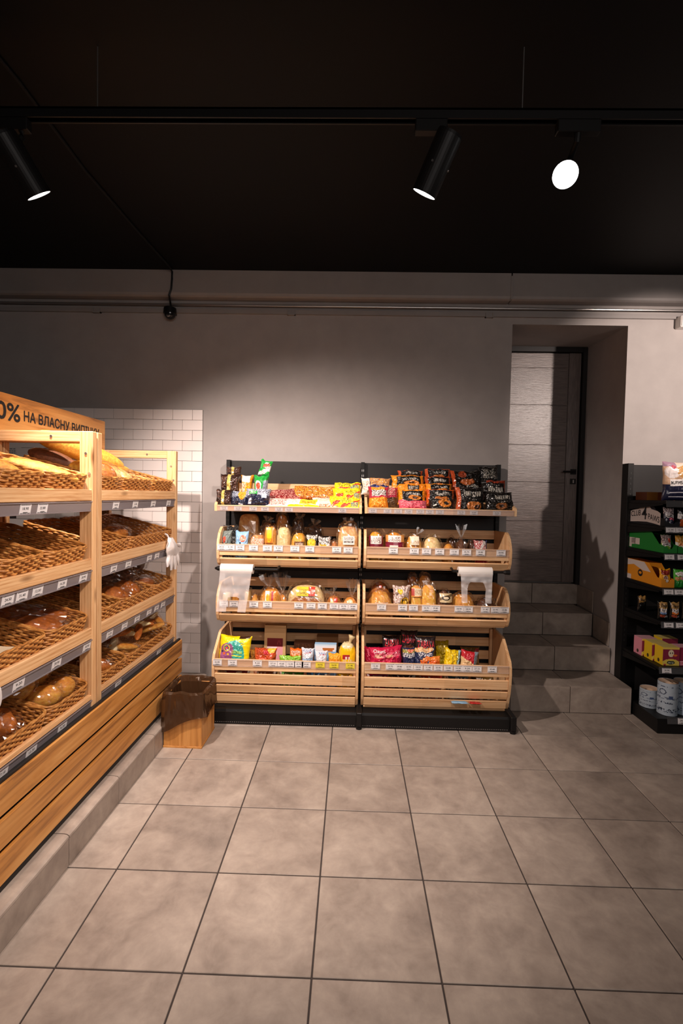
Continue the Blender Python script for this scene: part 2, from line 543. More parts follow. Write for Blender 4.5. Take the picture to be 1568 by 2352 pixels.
# stairs up to the door
ST = [(3.585, 0.200), (3.915, 0.393), (4.250, 0.588), (4.616, 0.780)]
stairs = structure('stairs', *join([boxvf(0.95, 2.088, 3.591, 3.86, 0, 0.194), boxvf(RX0 + .002, 2.10, 3.921, 4.9, 0, 0.387),
                                    boxvf(RX0 + .002, 2.115, 4.256, 4.9, 0, 0.582), boxvf(RX0 + .002, 2.148, 4.622, 4.9, 0, 0.774),
                                    boxvf(RX0 + .002, 2.10, 3.855, 3.93, 0, 0.194)]), M['grout'])
stairs['label'] = 'four tiled steps climbing into the door recess'; stairs['category'] = 'stairs'
for i, (y, z) in enumerate(ST):
    zlo = ST[i - 1][1] if i else 0.0
    jx = (1.642, 1.656, 1.685, 1.719)[i]
    xs = [jx - 0.44, jx, (2.090, 2.100, 2.113, 2.147)[i]]
    if i == 0: xs = [0.95, jx - 0.44] + xs[1:]
    yn = ST[i + 1][0] if i < 3 else 4.66
    for a, b in zip(xs[:-1], xs[1:]):
        a = max(a, RX0 + 0.004) if i else a
        add('riser_tile', board_mesh(b - a - 0.005, 0.010, z - zlo - 0.012, M['stone'], 0.001), stairs, ((a + b) / 2, y + 0.004, zlo + 0.004))
        add('tread_tile', board_mesh(b - a - 0.005, yn - y - 0.002, 0.010, M['stone'], 0.001), stairs, ((a + b) / 2, (y + yn) / 2, z - 0.010))
for (y0, y1, z0, z1) in ((3.95, 4.245, 0.397, 0.586), (4.27, 4.61, 0.592, 0.778)):
    add('skirting_tile', board_mesh(0.008, y1 - y0, z1 - z0, M['stone'], 0.001), stairs, (RX1 + 0.065 * ((y0 + y1) / 2 - WY) - 0.006, (y0 + y1) / 2, z0), rot=(0, 0, -0.065))

# recess cheeks and head
DY = 4.62
def slab(pts, depth):
    n = 4
    vs = [tuple(p) for p in pts] + [tuple(Vector(p) + Vector(depth)) for p in pts]
    return vs, [(0, 1, 2, 3), (7, 6, 5, 4)] + [(i, i + 4, (i + 1) % 4 + 4, (i + 1) % 4) for i in range(4)]
o = structure('wall_recess_right', *slab([(RX1, WY, 0), (RX1, WY, RZ), (2.155, 4.68, 2.995), (2.155, 4.68, 0)], (0.12, 0, 0)), M['wall'])
o['label'] = 'dark grey right cheek of the door recess'; o['category'] = 'wall'
o = structure('wall_recess_left', *slab([(RX0, WY, 0), (RX0, WY, RZ), (1.25, 4.68, 2.995), (1.25, 4.68, 0)], (-0.12, 0, 0)), M['wall'])
o['label'] = 'grey left cheek of the door recess'; o['category'] = 'wall'
o = structure('wall_recess_head', *slab([(RX0 - .12, WY, RZ), (RX1 + .12, WY, RZ), (2.275, 4.68, 2.995), (1.13, 4.68, 2.995)], (0, 0, 0.12)), M['wall'])
o['label'] = 'sloping grey head of the door recess'; o['category'] = 'wall'
o = structure('wall_recess_back', *boxvf(1.0, 2.4, 4.70, 4.8, 0, 3.1), M['wall'])
o['label'] = 'end wall of the door recess around the door'; o['category'] = 'wall'

# the door
door = thing('door_1', 'dark brown veneered door with horizontal grooves at the head of the steps', 'door', loc=(1.75, DY, 0.792), kind='structure')
Z0 = 0.792
board('door_leaf', door, -0.45, 0.355, 0.012, 0.05, 0.003, 2.145, M['door'], 0.001, along=0)
sx = 0.245
board('stile', door, sx, 0.355, 0.0, 0.014, 0.003, 2.145, M['door'], 0.002, along=2)
zz = [0.003, 0.215, 0.573, 0.940, 1.288, 1.660, 2.004, 2.145]
for a, b in zip(zz[:-1], zz[1:]):
    x1 = sx - 0.006
    board('panel', door, -0.45, x1, 0.003, 0.013, a + 0.005, b - 0.005, M['door'], 0.002, along=0)
board('door_frame', door, 0.362, 0.412, -0.03, 0.07, -0.01, 2.19, M['black_panel'], 0.002)
board('door_frame', door, -0.5, 0.412, -0.02, 0.07, 2.15, 2.20, M['black_panel'], 0.002)
hd = add('door_handle', mk('door_handle', *join([boxvf(0.29, 0.34, -0.012, 0.001, 1.02, 1.07),
        tube([(0.315, -0.01, 1.045), (0.315, -0.05, 1.045), (0.30, -0.055, 1.045), (0.20, -0.055, 1.043)], 0.008, 8)]), M['black_metal']), door)
hd['label'] = 'black lever handle'
lk = add('lock', mk('lock', *boxvf(0.29, 0.34, -0.008, 0.001, 0.93, 0.98), M['black_metal']), door)
add('lock_cylinder', mk('lock_cylinder', *boxvf(0.309, 0.321, -0.014, -0.007, 0.94, 0.97), M['steel']), lk)

# boxed beam, cable trunking and pipe along the top of the back wall
bp = [(WY, 3.075), (WY - 0.075, 3.075), (WY - 0.092, 3.083), (WY - 0.098, 3.10), (WY - 0.098, HC), (WY, HC)]
for i, (a, b) in enumerate(((XL, 1.165), (1.175, XR))):
    o = add('trim_%d' % (i + 1), prism('trim', bp, a, b, M['beam'])); o['kind'] = 'structure'
    o['label'] = ('long boxed grey beam under the ceiling, section left of its seam', 'boxed grey beam under the ceiling, section above the door')[i]; o['category'] = 'beam'
board('cover_strip', bpy.data.objects['trim_1'], 1.162, 1.178, WY - 0.102, WY - 0.06, 3.078, HC - .02, M['beam'], 0.001)
v, f = tube([(XL, WY - 0.03, 3.034), (XR, WY - 0.03, 3.034)], 0.0085, 10)
o = structure('trim_3', v, f, M['steel']); o['label'] = 'thin bare metal pipe running under the beam'; o['category'] = 'pipe'
o = structure('trim_4', *boxvf(XL, XR, WY - 0.022, WY, 2.975, 3.008), M['beam']); o['label'] = 'pale grey cable trunking under the pipe'; o['category'] = 'trunking'
for x in (-2.03, -0.50, 1.03):
    add('clip', mk('clip', *join([boxvf(x - 0.03, x + 0.03, WY - 0.027, WY - 0.001, 2.968, 2.978), boxvf(x - 0.03, x - 0.024, WY - 0.03, WY - .001, 2.968, 3.0), boxvf(x + 0.024, x + 0.03, WY - 0.03, WY - .001, 2.968, 3.0)]), M['beam']), o)
jb = thing('junction_box', 'small pale box on the wall under the pipe at the right edge', 'box', loc=(2.50, WY, 2.90))
board('box_body', jb, -0.045, 0.06, -0.07, 0.0, 0.0, 0.085, M['white_plastic'], 0.004)
board('box_lid', jb, -0.04, 0.055, -0.076, -0.07, 0.005, 0.08, M['white_plastic'], 0.002)

# security camera and its cable
sc = thing('security_camera', 'small black dome camera under the cable trunking', 'camera', loc=(-1.435, WY - 0.06, 2.965))
v, f = cyl(0.05, 0.046, -0.012, 0.03, 24); add('mount', mk('mount', v, f, M['black_metal']), sc)
add('bracket', mk('bracket', *boxvf(-0.03, 0.03, 0.0, 0.06, -0.01, 0.02), M['black_metal']), sc)
dv, df = [], []
for i in range(7):
    a = math.pi / 2 * i / 6
    for k in range(20):
        t = 2 * math.pi * k / 20
        dv.append((0.044 * math.cos(a) * math.cos(t), 0.044 * math.cos(a) * math.sin(t) - 0.0, -0.012 - 0.044 * math.sin(a)))
for i in range(6):
    for k in range(20):
        df.append((i * 20 + k, (i + 1) * 20 + k, (i + 1) * 20 + (k + 1) % 20, i * 20 + (k + 1) % 20))
dm = plain('dome_gloss', (0.01, 0.01, 0.011), 0.08)
add('dome', mk('dome', dv, df, dm, True), sc)
v, f = cyl(0.014, 0.014, 0, 0.012, 16)
add('lens', mk('lens', v, f, M['steel']), sc, (0.0, -0.03, -0.038), (math.radians(60), 0, 0))
pts = [(-1.428, 1.2, HC - 0.012), (-1.41, 2.04, HC - 0.012), (-1.44, 2.6, HC - 0.011), (-1.42, 3.2, HC - 0.012), (-1.40, 3.65, HC - 0.012), (-1.40, 3.735, HC - 0.02),
       (-1.402, 3.738, 3.2), (-1.408, 3.738, 3.12), (-1.425, 3.742, 3.075), (-1.435, 3.80, 3.03), (-1.437, 3.815, 2.99)]
v, f = tube(pts, 0.007, 6)
o = add('camera_cable', mk('camera_cable', v, f, M['black_metal'])); o['label'] = 'thin black cable from the ceiling down to the dome camera'; o['category'] = 'cable'

# lighting track and spotlights
TY, TZ = 1.90, 3.015
tr = thing('lighting_track', 'long black lighting track hanging under the ceiling on thin wires', 'track', loc=(0.5, TY, TZ))
add('rail', mk('rail', *join([boxvf(-3.6, 3.6, -0.018, 0.018, 0.012, 0.02), boxvf(-3.6, 3.6, -0.018, -0.012, -0.018, 0.02), boxvf(-3.6, 3.6, 0.012, 0.018, -0.018, 0.02)]), M['black_metal']), tr)
for x in (-1.505, 0.11, 1.7):
    v, f = tube([(x, 0, 0.02), (x, 0, HC - TZ)], 0.0022, 6)
    add('suspension_wire', mk('suspension_wire', v, f, M['steel']), tr)
def spotlight(label, head, aim, adapter_x, power, angle, blend=0.6):
    t = thing('spotlight', label, 'spotlight', loc=(head[0], TY, TZ), group='spotlights on the track')
    dy = head[1] - TY
    aim = Vector(aim).normalized()
    board('adapter', t, adapter_x[0] - head[0], adapter_x[1] - head[0], -0.017, 0.017, -0.062, -0.017, M['black_metal'], 0.003)
    q = aim.to_track_quat('Z', 'Y').to_matrix().to_4x4()
    hm = Matrix.Translation((0, dy, head[2] - TZ)) @ q
    top = Vector((0, dy, head[2] - TZ)) - aim * 0.045
    v, f = tube([(adapter_x[2] - head[0], 0, -0.06), (adapter_x[2] - head[0], 0, -0.085), tuple(top)], 0.012, 10)
    add('stem', mk('stem', v, f, M['black_metal']), t)
    R = 0.049
    v, f = join([cyl(R * 0.94, R, -0.11, -0.10, 32, (True, False)), cyl(R, R, -0.10, 0.10, 32, (False, False)), cyl(R * 0.93, R * 0.93, 0.02, 0.10, 32, (True, False)), ])
    ring = [(R * math.cos(2 * math.pi * k / 32), R * math.sin(2 * math.pi * k / 32), 0.10) for k in range(32)] + [(R * .93 * math.cos(2 * math.pi * k / 32), R * .93 * math.sin(2 * math.pi * k / 32), 0.10) for k in range(32)]
    v, f = join([(v, f), (ring, [(k, (k + 1) % 32, 32 + (k + 1) % 32, 32 + k) for k in range(32)])])
    h = add('housing', mk('housing', v, f, M['black_metal'], False), t, mat=hm)
    v, f = cyl(R * 0.92, R * 0.92, 0.095, 0.0985, 32)
    add('lamp_lens', mk('lamp_lens', v, f, M['lamp']), h)
    for an in (0.4, 2.2):
        v, f = cyl(0.004, 0.004, 0, 0.003, 10)
        add('screw', mk('screw', v, f, M['steel']), h, (R * math.cos(an + 3.7), R * math.sin(an + 3.7), 0.0), (0, math.pi / 2, an + 3.7))
    p = Vector(head) + aim * 0.115
    spot('spotlight_beam', p, p + aim, power, angle, blend, 0.035)
    return t
spotlight('black tube spotlight at the left end of the track, tilted toward the crates', (-1.300, TY, 2.821), (0.40, 0.62, -0.92), (-1.40, -1.27, -1.30), 262, 104, 0.7)
spotlight('black tube spotlight over the middle of the shop, tilted to the left', (0.294, TY, 2.835), (-0.42, 0.42, -0.90), (0.21, 0.33, 0.305), 150, 98, 0.6)
spotlight('glaring spotlight facing the viewer with its bright round face', (0.81, TY + 0.078, 2.857), (-0.74, -1.90, -1.30), (0.74, 0.90, 0.82), 92, 84, 0.9)

nt = thing('paper_notice', 'white printed paper notice on the brick tiles behind the near rack', 'notice', loc=(-2.745, WY - 0.009, 1.78))
board('sheet', nt, -.105, .105, -.0015, 0, 0, .297, M['paper'], 0)
rn = random.Random(4)
ln = []
for k in range(16):
    z = .27 - .016 * k; x = -.09
    while x < .085:
        w = rn.uniform(.008, .03); ln.append(boxvf(x, min(x + w, .09), -.0022, -.0016, z, z + .005)); x += w + .005
o = add('printed_lines', mk('printed_lines', *join(ln), M['ink']), nt); o['kind'] = 'stuff'

# ================================================================== PRICE TAGS
TAGW, TAGH = 0.062, 0.043
_tags = {}
def tag_mesh(price, yellow=False):
    """card facing -y, centred on x, z 0..TAGH, printed digits and lines"""
    k = (price, yellow)
    if k in _tags: return _tags[k]
    vs, fs = boxvf(-TAGW / 2, TAGW / 2, 0, 0.0012, 0, TAGH)
    fm = [0] * 6
    def q(x0, x1, z0, z1):
        o = len(vs)
        vs.extend([(x0, -0.0004, z0), (x1, -0.0004, z0), (x1, -0.0004, z1), (x0, -0.0004, z1)])
        fs.append((o, o + 1, o + 2, o + 3)); fm.append(1)
    rr = random.Random(hash(price) % 1000 if False else sum(map(ord, price)))
    x = -TAGW * 0.42
    while x < TAGW * 0.40:
        w = rr.uniform(0.003, 0.008); q(x, min(x + w, TAGW * 0.42), TAGH * 0.84, TAGH * 0.885); x += w + 0.0015
    x = -TAGW * 0.45
    while x < TAGW * 0.44:
        w = rr.uniform(0.002, 0.006); q(x, min(x + w, TAGW * .46), TAGH * 0.07, TAGH * 0.15); x += w + 0.0016
    x = -0.012
    while x < 0.014:
        w = rr.uniform(0.001, 0.0025); q(x, x + w, TAGH * 0.15, TAGH * 0.24); x += w + 0.001
    g, gf = GLYPH[price]
    o = len(vs)
    for u, v in g: vs.append((-0.017 + u * 0.034, -0.0004, TAGH * 0.42 + v * TAGH * 0.25))
    for p in gf: fs.append(tuple(i + o for i in p)); fm.append(1)
    me = mk('price_tag', vs, fs, [M['yellow_paper'] if yellow else M['paper'], M['ink']], fmat=fm)
    _tags[k] = me
    return me

# ================================================================== LEFT: BREAD RACKS
RD = 0.53          # rack depth
def LT(x, y, z):
    return LM @ Vector((x, y, z))
LIPS = [1.582, 1.253, 0.920, 0.594]
SL = 0.24          # shelf slope
def rack(label, y0, y1, tags, seed):
    L = y1 - y0
    t = thing('bread_rack', label, 'rack', LM @ Matrix.Translation((-1.22, y0, PH)), group='pine bread racks')
    P = M['pine']; H = 1.857 - PH
    for ya in (0, L - 0.038):
        board('post', t, -0.064, 0, ya, ya + 0.038, 0, H, P, 0.003)
        board('post', t, -RD, -RD + 0.064, ya, ya + 0.038, 0, H, P, 0.003)
        board('top_rail', t, -RD + 0.064, -0.064, ya, ya + 0.038, H - 0.052, H, P, 0.003)
    for k, zt_ in enumerate(LIPS):
        z = zt_ - PH
        fh = 0.055 if k < 3 else 0.024
        board('front_board', t, -0.024, -0.002, 0.039, L - 0.039, z - fh, z, P, 0.003)
        for j in range(4):
            xa = -0.05 - 0.105 * j
            zz_ = z - 0.072 + SL * (-(xa) - 0.03)
            o = board('shelf_slat', t, xa - 0.09, xa, 0.039, L - 0.039, 0, 0.014, P, 0.002)
            o.location.z = zz_; o.rotation_euler = (0, math.atan(SL), 0)
        for ya in (0.0385, L - 0.0585):
            o = board('shelf_bearer', t, -RD + 0.03, -0.028, ya, ya + 0.02, 0, 0.03, P, 0.002)
            o.location.z = z - 0.105 + SL * 0.22; o.rotation_euler = (0, math.atan(SL), 0)
        # price rail: grey strip with a clear lip, tipped toward the aisle
        vs, fs = join([boxvf(0.0, 0.0016, 0.04, L - 0.04, -0.046, 0.0), boxvf(0.0, 0.006, 0.04, L - 0.04, -0.004, 0.0), boxvf(0.0, 0.006, 0.04, L - 0.04, -0.048, -0.044)])
        pr_ = add('price_rail', mk('price_rail', vs, fs, M['frost_rail']), t, (-0.003, 0, z - fh - 0.001), (0, math.radians(10), 0))
        bk = add('rail_back', mk('rail_back', *boxvf(-0.0015, 0.0, 0.04, L - 0.04, -0.046, -0.016), M['grey_rail']), pr_)
        for (ty, price) in tags[k]:
            add('price_tag', tag_mesh(price), pr_, (0.0028, ty - y0, -0.046), (0, 0, math.pi / 2))
        if k == 3:
            board('bottom_board', t, -0.024, -0.002, 0.039, L - 0.039, z - 0.092, z - 0.066, P, 0.003)
    for (bx, by, bz_, ry) in ((-.032, L - .039, H - .105, 0), (-.20, L - .039, H - .026, 0), (-.015, L - .039, H - .20, 0)):
        vv, ff = cyl(.006, .006, 0, .004, 12)
        add('bolt', mk('bolt', vv, ff, M['steel']), t, (bx, by + .001, bz_), (math.pi / 2, 0, 0))
    return t
p12 = PRICES
rack('tall pine bread rack nearest the viewer at the left edge', 1.262, 2.325,
     [[(1.43, p12[0]), (1.83, p12[0]), (1.93, p12[4])], [(1.35, p12[2]), (1.735, p12[1]), (1.81, p12[2]), (1.90, p12[9]), (2.06, p12[5]), (2.22, p12[3])],
      [(1.40, p12[7]), (1.79, p12[6]), (2.02, p12[3]), (2.25, p12[0])], [(1.45, p12[1]), (1.70, p12[7]), (1.86, p12[9]), (2.06, p12[6])]], 1)
rack('pine bread rack standing at the back against the white tiles', 2.335, 3.366,
     [[(2.52, p12[0]), (2.74, p12[4]), (2.98, p12[4]), (3.22, p12[5])], [(2.50, p12[3]), (2.66, p12[9]), (2.93, p12[1]), (3.04, p12[2]), (3.23, p12[0])],
      [(2.46, p12[5]), (2.62, p12[7]), (2.77, p12[3]), (2.93, p12[9]), (3.04, p12[0]), (3.14, p12[1])], [(2.55, p12[6]), (3.08, p12[2])]], 2)

# oak front boards below the racks
cl = thing('plank_panel', 'low front of three long oak planks with black gaps under the racks', 'panel', LM @ Matrix.Translation((-1.192, 0, PH)))
for (a, b) in ((0.245, 0.385), (0.145, 0.238), (0.040, 0.138)):
    a2, b2 = {0.245: (0.283, 0.392), 0.145: (0.161, 0.262), 0.040: (0.032, 0.140)}[a]
    board('plank', cl, -0.018, 0.0, -0.2, 3.40, a2, b2, M['oak'], 0.0015, along=1)
board('backing_board', cl, -0.060, -0.024, -0.2, 3.39, 0.004, 0.396, M['black_paint'], 0.001)
board('base_strip', cl, -0.024, -0.008, -0.2, 3.395, 0.002, 0.028, M['black_paint'], 0.001)
board('top_strip', cl, -0.024, -0.010, -0.2, 3.395, 0.392, 0.404, M['black_paint'], 0.001)

# sign board over the racks
sg = thing('sign_board', 'long oak sign board with black Ukrainian discount lettering above the racks', 'sign', LM @ Matrix.Translation((-1.725, 0, 1.848)))
board('board', sg, -0.018, 0.0, 0.9, 3.345, 0.0, 0.205, M['oak'], 0.001, along=1)
def wall_text(parent, word, y0, y1, z0, z1, x, mat, name='lettering'):
    g, gf = GLYPH[word]
    vs, fs = [], []
    st = (z1 - z0) * .030          # bold weight
    for k, (du, dv) in enumerate(((0, 0), (st, 0), (-st, 0), (0, st), (0, -st), (st * .7, st * .7), (-st * .7, -st * .7), (st * .7, -st * .7), (-st * .7, st * .7))):
        o = len(vs)
        vs += [(x + .00003 * k, y0 + u * (y1 - y0) + du, z0 + v * (z1 - z0) + dv) for u, v in g]
        fs += [tuple(i + o for i in p) for p in gf]
    return add(name, mk(name, vs, fs, mat), parent)
wall_text(sg, '0%', 2.335, 2.50, 0.074, 0.160, 0.0012, M['ink'])
wall_text(sg, 'НА ВЛАСНУ ВИПІЧКУ', 2.53, 3.265, 0.086, 0.140, 0.0012, M['ink'])

# ------------------------------------------------------------------ wicker baskets
def rr_path(w, d, r, n_):
    """rounded rectangle (x from 0 to -d, y from 0 to w), evenly sampled"""
    segs = []
    cs = [(-r, r, -math.pi / 2), (-r, w - r, 0), (-d + r, w - r, math.pi / 2), (-d + r, r, math.pi)]
    pts = []
    for cx, cy, a0 in cs:
        for k in range(5):
            a = a0 + math.pi / 2 * k / 4
            pts.append((cx + r * math.cos(a), cy + r * math.sin(a)))
    pts.append(pts[0])
    ls = [0]
    for a, b in zip(pts[:-1], pts[1:]): ls.append(ls[-1] + math.dist(a, b))
    out = []
    j = 0
    for i in range(n_):
        s = ls[-1] * i / n_
        while ls[j + 1] < s: j += 1
        f_ = (s - ls[j]) / (ls[j + 1] - ls[j])
        out.append((pts[j][0] + (pts[j + 1][0] - pts[j][0]) * f_, pts[j][1] + (pts[j + 1][1] - pts[j][1]) * f_))
    return out
_bk = {}
def basket_meshes(w, d, h):
    k = (round(w, 3), d, h)
    if k in _bk: return _bk[k]
    per = 2 * (w + d)
    ns = int(per / 0.030); ns += ns % 2
    n_ = ns * 2
    rows = max(6, int(h / 0.0104))
    rnd = random.Random(int(w * 1000))
    parts = []
    def outn(i, path):
        a = path[(i - 1) % n_]; b = path[(i + 1) % n_]
        dx, dy = b[0] - a[0], b[1] - a[1]; l = math.hypot(dx, dy) or 1
        return dy / l, -dx / l
    P0 = rr_path(w - 0.02, d - 0.02, 0.03, n_)
    for r in range(rows):
        z = 0.008 + (h - 0.016) * r / (rows - 1)
        fl = 0.010 * z / h
        path = []
        for i, (x, y) in enumerate(P0):
            nx, ny = outn(i, P0)
            amp = 0.0050 * (1 if ((i // 2) + r) % 2 else -1) * (1 if i % 2 else 0.0)
            amp += rnd.uniform(-0.0008, 0.0008)
            o_ = fl + amp
            path.append((x - 0.01 + nx * o_, y + 0.01 + ny * o_, z + rnd.uniform(-0.0006, 0.0006)))
        parts.append(tube(path, 0.0054, 5, closed=True))
    wall_me = mk('wicker_weave', *join(parts), M['wicker'], True)
    # twisted rim
    parts = []
    for ph in (0, math.pi):
        path = []
        for i, (x, y) in enumerate(P0):
            nx, ny = outn(i, P0)
            a = ph + i * 0.7
            o_ = 0.009 + 0.0030 * math.cos(a)
            path.append((x - 0.01 + nx * o_, y + 0.01 + ny * o_, h + 0.001 + 0.0030 * math.sin(a)))
        parts.append(tube(path, 0.0050, 5, closed=True))
    rim_me = mk('rim', *join(parts), M['wicker'], True)
    parts = []
    for i in range(0, n_, 2):
        x, y = P0[i]; nx, ny = outn(i, P0)
        parts.append(tube([(x - 0.01, y + 0.01, 0.002), (x - 0.01 + nx * .010, y + .01 + ny * .010, h)], 0.0035, 4))
    stake_me = mk('stakes', *join(parts), M['wicker'], True)
    parts = []
    nb = int((d - 0.03) / 0.0115)
    for j in range(nb):
        x = -0.018 - 0.0115 * j
        m_ = max(6, int(w / 0.022))
        path = [(x, 0.014 + (w - 0.028) * i / m_, 0.006 + 0.003 * (1 if (i + j) % 2 else -1)) for i in range(m_ + 1)]
        parts.append(tube(path, 0.0060, 4, caps=False))
    base_me = mk('wicker_base', *join(parts), M['wicker'], True)
    _bk[k] = (wall_me, rim_me, stake_me, base_me)
    return _bk[k]

BM = {}
def basket(key, shelf, ya, yb, label, d=0.43, h=0.108):
    w = yb - ya - 0.008
    zf = LIPS[shelf] - 0.044
    mat = LM @ Matrix.Translation((-1.250, ya + 0.004, zf)) @ Matrix.Rotation(math.atan(SL), 4, 'Y')
    t = thing('wicker_basket', label, 'basket', mat, group='wicker bread baskets')
    a, b, c, e = basket_meshes(w, d, h)
    for nm, me in (('wicker_weave', a), ('stakes', c), ('wicker_base', e)):
        o = add(nm, me, t); o['kind'] = 'stuff'
    add('rim', b, t)
    BM[key] = (mat, w, d)
    return t
R1, R2 = 'near rack', 'back rack'
SN = ['top shelf', 'second shelf', 'third shelf', 'bottom shelf']
basket('n0a', 0, 1.43, 1.695, 'wicker basket on the near rack top shelf, cut by the left edge, holding dark rolls')
basket('n0b', 0, 1.70, 1.965, 'wicker basket with golden loaves on the near rack top shelf')
basket('n0c', 0, 1.97, 2.275, 'wicker basket with a white dusted loaf beside the post, near rack top shelf')
basket('f0a', 0, 2.385, 2.590, 'narrow wicker basket with a round loaf on the back rack top shelf')
basket('f0b', 0, 2.595, 2.965, 'wicker basket with a seeded loaf under the long baguette, back rack top shelf')
basket('f0c', 0, 2.97, 3.318, 'shallow wicker basket at the far end of the back rack top shelf')
basket('n1a', 1, 1.43, 1.695, 'dark empty wicker basket on the near rack second shelf, cut by the left edge')
basket('n1b', 1, 1.70, 1.960, 'empty wicker basket in the middle of the near rack second shelf')
basket('n1c', 1, 1.965, 2.275, 'empty wicker basket beside the post on the near rack second shelf')
basket('f1a', 1, 2.385, 2.675, 'empty wicker basket next to the post on the back rack second shelf')
basket('f1b', 1, 2.68, 3.31, 'wide wicker basket with a lone plaited bun on the back rack second shelf')
basket('n2a', 2, 1.43, 1.970, 'wide wicker basket lined with pale paper on the near rack third shelf')
basket('n2b', 2, 1.975, 2.28, 'wicker basket with film wrapped flat breads on the near rack third shelf')
basket('f2a', 2, 2.385, 2.600, 'empty wicker basket next to the post on the back rack third shelf')
basket('f2b', 2, 2.605, 3.00, 'wicker basket with two shiny wrapped buns on the back rack third shelf')
basket('f2c', 2, 3.005, 3.318, 'wicker basket with a tall dark loaf on the back rack third shelf')
basket('n3a', 3, 1.45, 1.975, 'wide wicker basket with wrapped croissants on the near rack bottom shelf')
basket('n3b', 3, 1.98, 2.282, 'wicker basket heaped with shiny raisin buns on the near rack bottom shelf')
basket('f3a', 3, 2.385, 2.665, 'wicker basket with one glossy brown roll on the back rack bottom shelf')
basket('f3b', 3, 2.67, 3.318, 'wide wicker basket full of bagged pastry sticks on the back rack bottom shelf')

# ------------------------------------------------------------------ breads
def sgnp(v, e): return math.copysign(abs(v) ** e, v)
def blob(a, b, c, e1=1.0, e2=1.0, nu=28, nv=14, amp=0.02, seed=0, flat=0.75, bend=0.0, slashes=0, fr=3.0, ridge=0.0):
    """half axes a (length, x) b c; returns verts, faces, unit coords"""
    vs, un = [], []
    off = Vector((seed * 3.7, seed * 1.3, seed * 5.1))
    for j in range(nv + 1):
        ph = -math.pi / 2 + math.pi * j / nv
        for i in range(nu):
            th = 2 * math.pi * i / nu
            # pole axis along x
            x = sgnp(math.sin(ph), e1); q = sgnp(math.cos(ph), e1)
            y = q * sgnp(math.cos(th), e2); z = q * sgnp(math.sin(th), e2)
            p = Vector((x, y, z))
            s = 1 + amp * noise.noise(p * fr + off) + amp * 0.5 * noise.noise(p * fr * 2.6 + off)
            if ridge: s += ridge * (1 - 3.2 * abs(noise.noise(p * 2.7 + off * 1.3))) + ridge * .7 * (1 - 3.2 * abs(noise.noise(p * 6.1 + off)))
            if slashes and z > 0.1:
                w = math.sin((x + 0.35 * y) * math.pi * slashes)
                s -= 0.10 * max(0, abs(w) - 0.72) / 0.28 * min(1, z * 1.6)
            X, Y, Z = a * x * s, b * y * s, c * z * s
            if Z < -c * flat: Z = -c * flat + (Z + c * flat) * 0.1
            Y += bend * (1 - x * x) * b
            vs.append((X, Y, Z + c * flat)); un.append((x, y, z))
    fs = []
    for j in range(nv):
        for i in range(nu):
            k = (i + 1) % nu
            fs.append((j * nu + i, j * nu + k, (j + 1) * nu + k, (j + 1) * nu + i))
    return vs, fs, un
BREADC = {'golden': ('#c9791f', '#e6ad56'), 'yellow': ('#d98a18', '#f0bf58'), 'brown': ('#8a4a1c', '#b9742f'), 'dark': ('#3a1f12', '#5f3820'),
          'rye': ('#4a2a18', '#6e442a'), 'pale': ('#dcb678', '#efd9a8'), 'seed': ('#b8763a', '#e0b27a'), 'glaze': ('#7c3c12', '#b76a24'), 'cream': ('#e8d3a4', '#f2e6c8')}
def bread_mesh(a, b, c, style, seed, slashes=0, name='crumb', **kw):
    vs, fs, un = blob(a, b, c, seed=seed, slashes=slashes, **kw)
    c0, c1 = lin(BREADC[style][0]), lin(BREADC[style][1])
    vc = []
    for (x, y, z), p in zip(un, vs):
        n = noise.noise(Vector((x * 2.1 + seed, y * 2.1, z * 2.1))) * 0.5 + 0.5
        t = min(1, max(0, 0.75 - 0.55 * max(0, z) + 0.5 * (n - 0.5)))
        if slashes and z > 0.1:
            w = abs(math.sin((x + 0.35 * y) * math.pi * slashes))
            t = min(1.25, t + 0.6 * max(0, w - 0.7) / 0.3)
        if style == 'seed' and random.Random(hash((round(x, 3), round(y, 3), round(z, 3), seed))).random() < 0.35: t += 0.55
        vc.append(tuple(u + (v - u) * t for u, v in zip(c0, c1)))
    return mk(name, vs, fs, M['bread'], True, vcols=vc)
def film_mesh(a, b, c, seed, amp=0.10, tail=None, flat=0.75, e1=0.8, e2=0.8, crisp=5.0):
    vs, fs, un = blob(a, b, c, e1, e2, 40, 24, amp, seed, flat, fr=crisp, ridge=.05)
    if tail:
        tx, ty, tz, tl, tw = tail
        o = len(vs); n = 18
        rnd = random.Random(seed)
        for ring, (s_, rad) in enumerate(((0, 0.45), (0.12, 0.10), (0.3, 0.28), (0.65, 0.75), (1.0, 1.0))):
            for k in range(n):
                an = 2 * math.pi * k / n
                rr_ = rad * (1 + (0.5 if k % 2 else -0.4) * min(1, ring / 2)) * tw
                jit = rnd.uniform(-0.3, 0.25) * tl * 0.3 if ring == 4 else 0
                vs.append((tx[0] + (ty[0]) * (tl * s_ + jit) + rr_ * math.cos(an), tx[1] + ty[1] * (tl * s_ + jit) + 0.5 * rr_ * math.sin(an), tx[2] + ty[2] * (tl * s_ + jit)))
        for r_ in range(4):
            for k in range(n):
                fs.append((o + r_ * n + k, o + r_ * n + (k + 1) % n, o + (r_ + 1) * n + (k + 1) % n, o + (r_ + 1) * n + k))
    return mk('clear_wrap', vs, fs, M['film'], False)

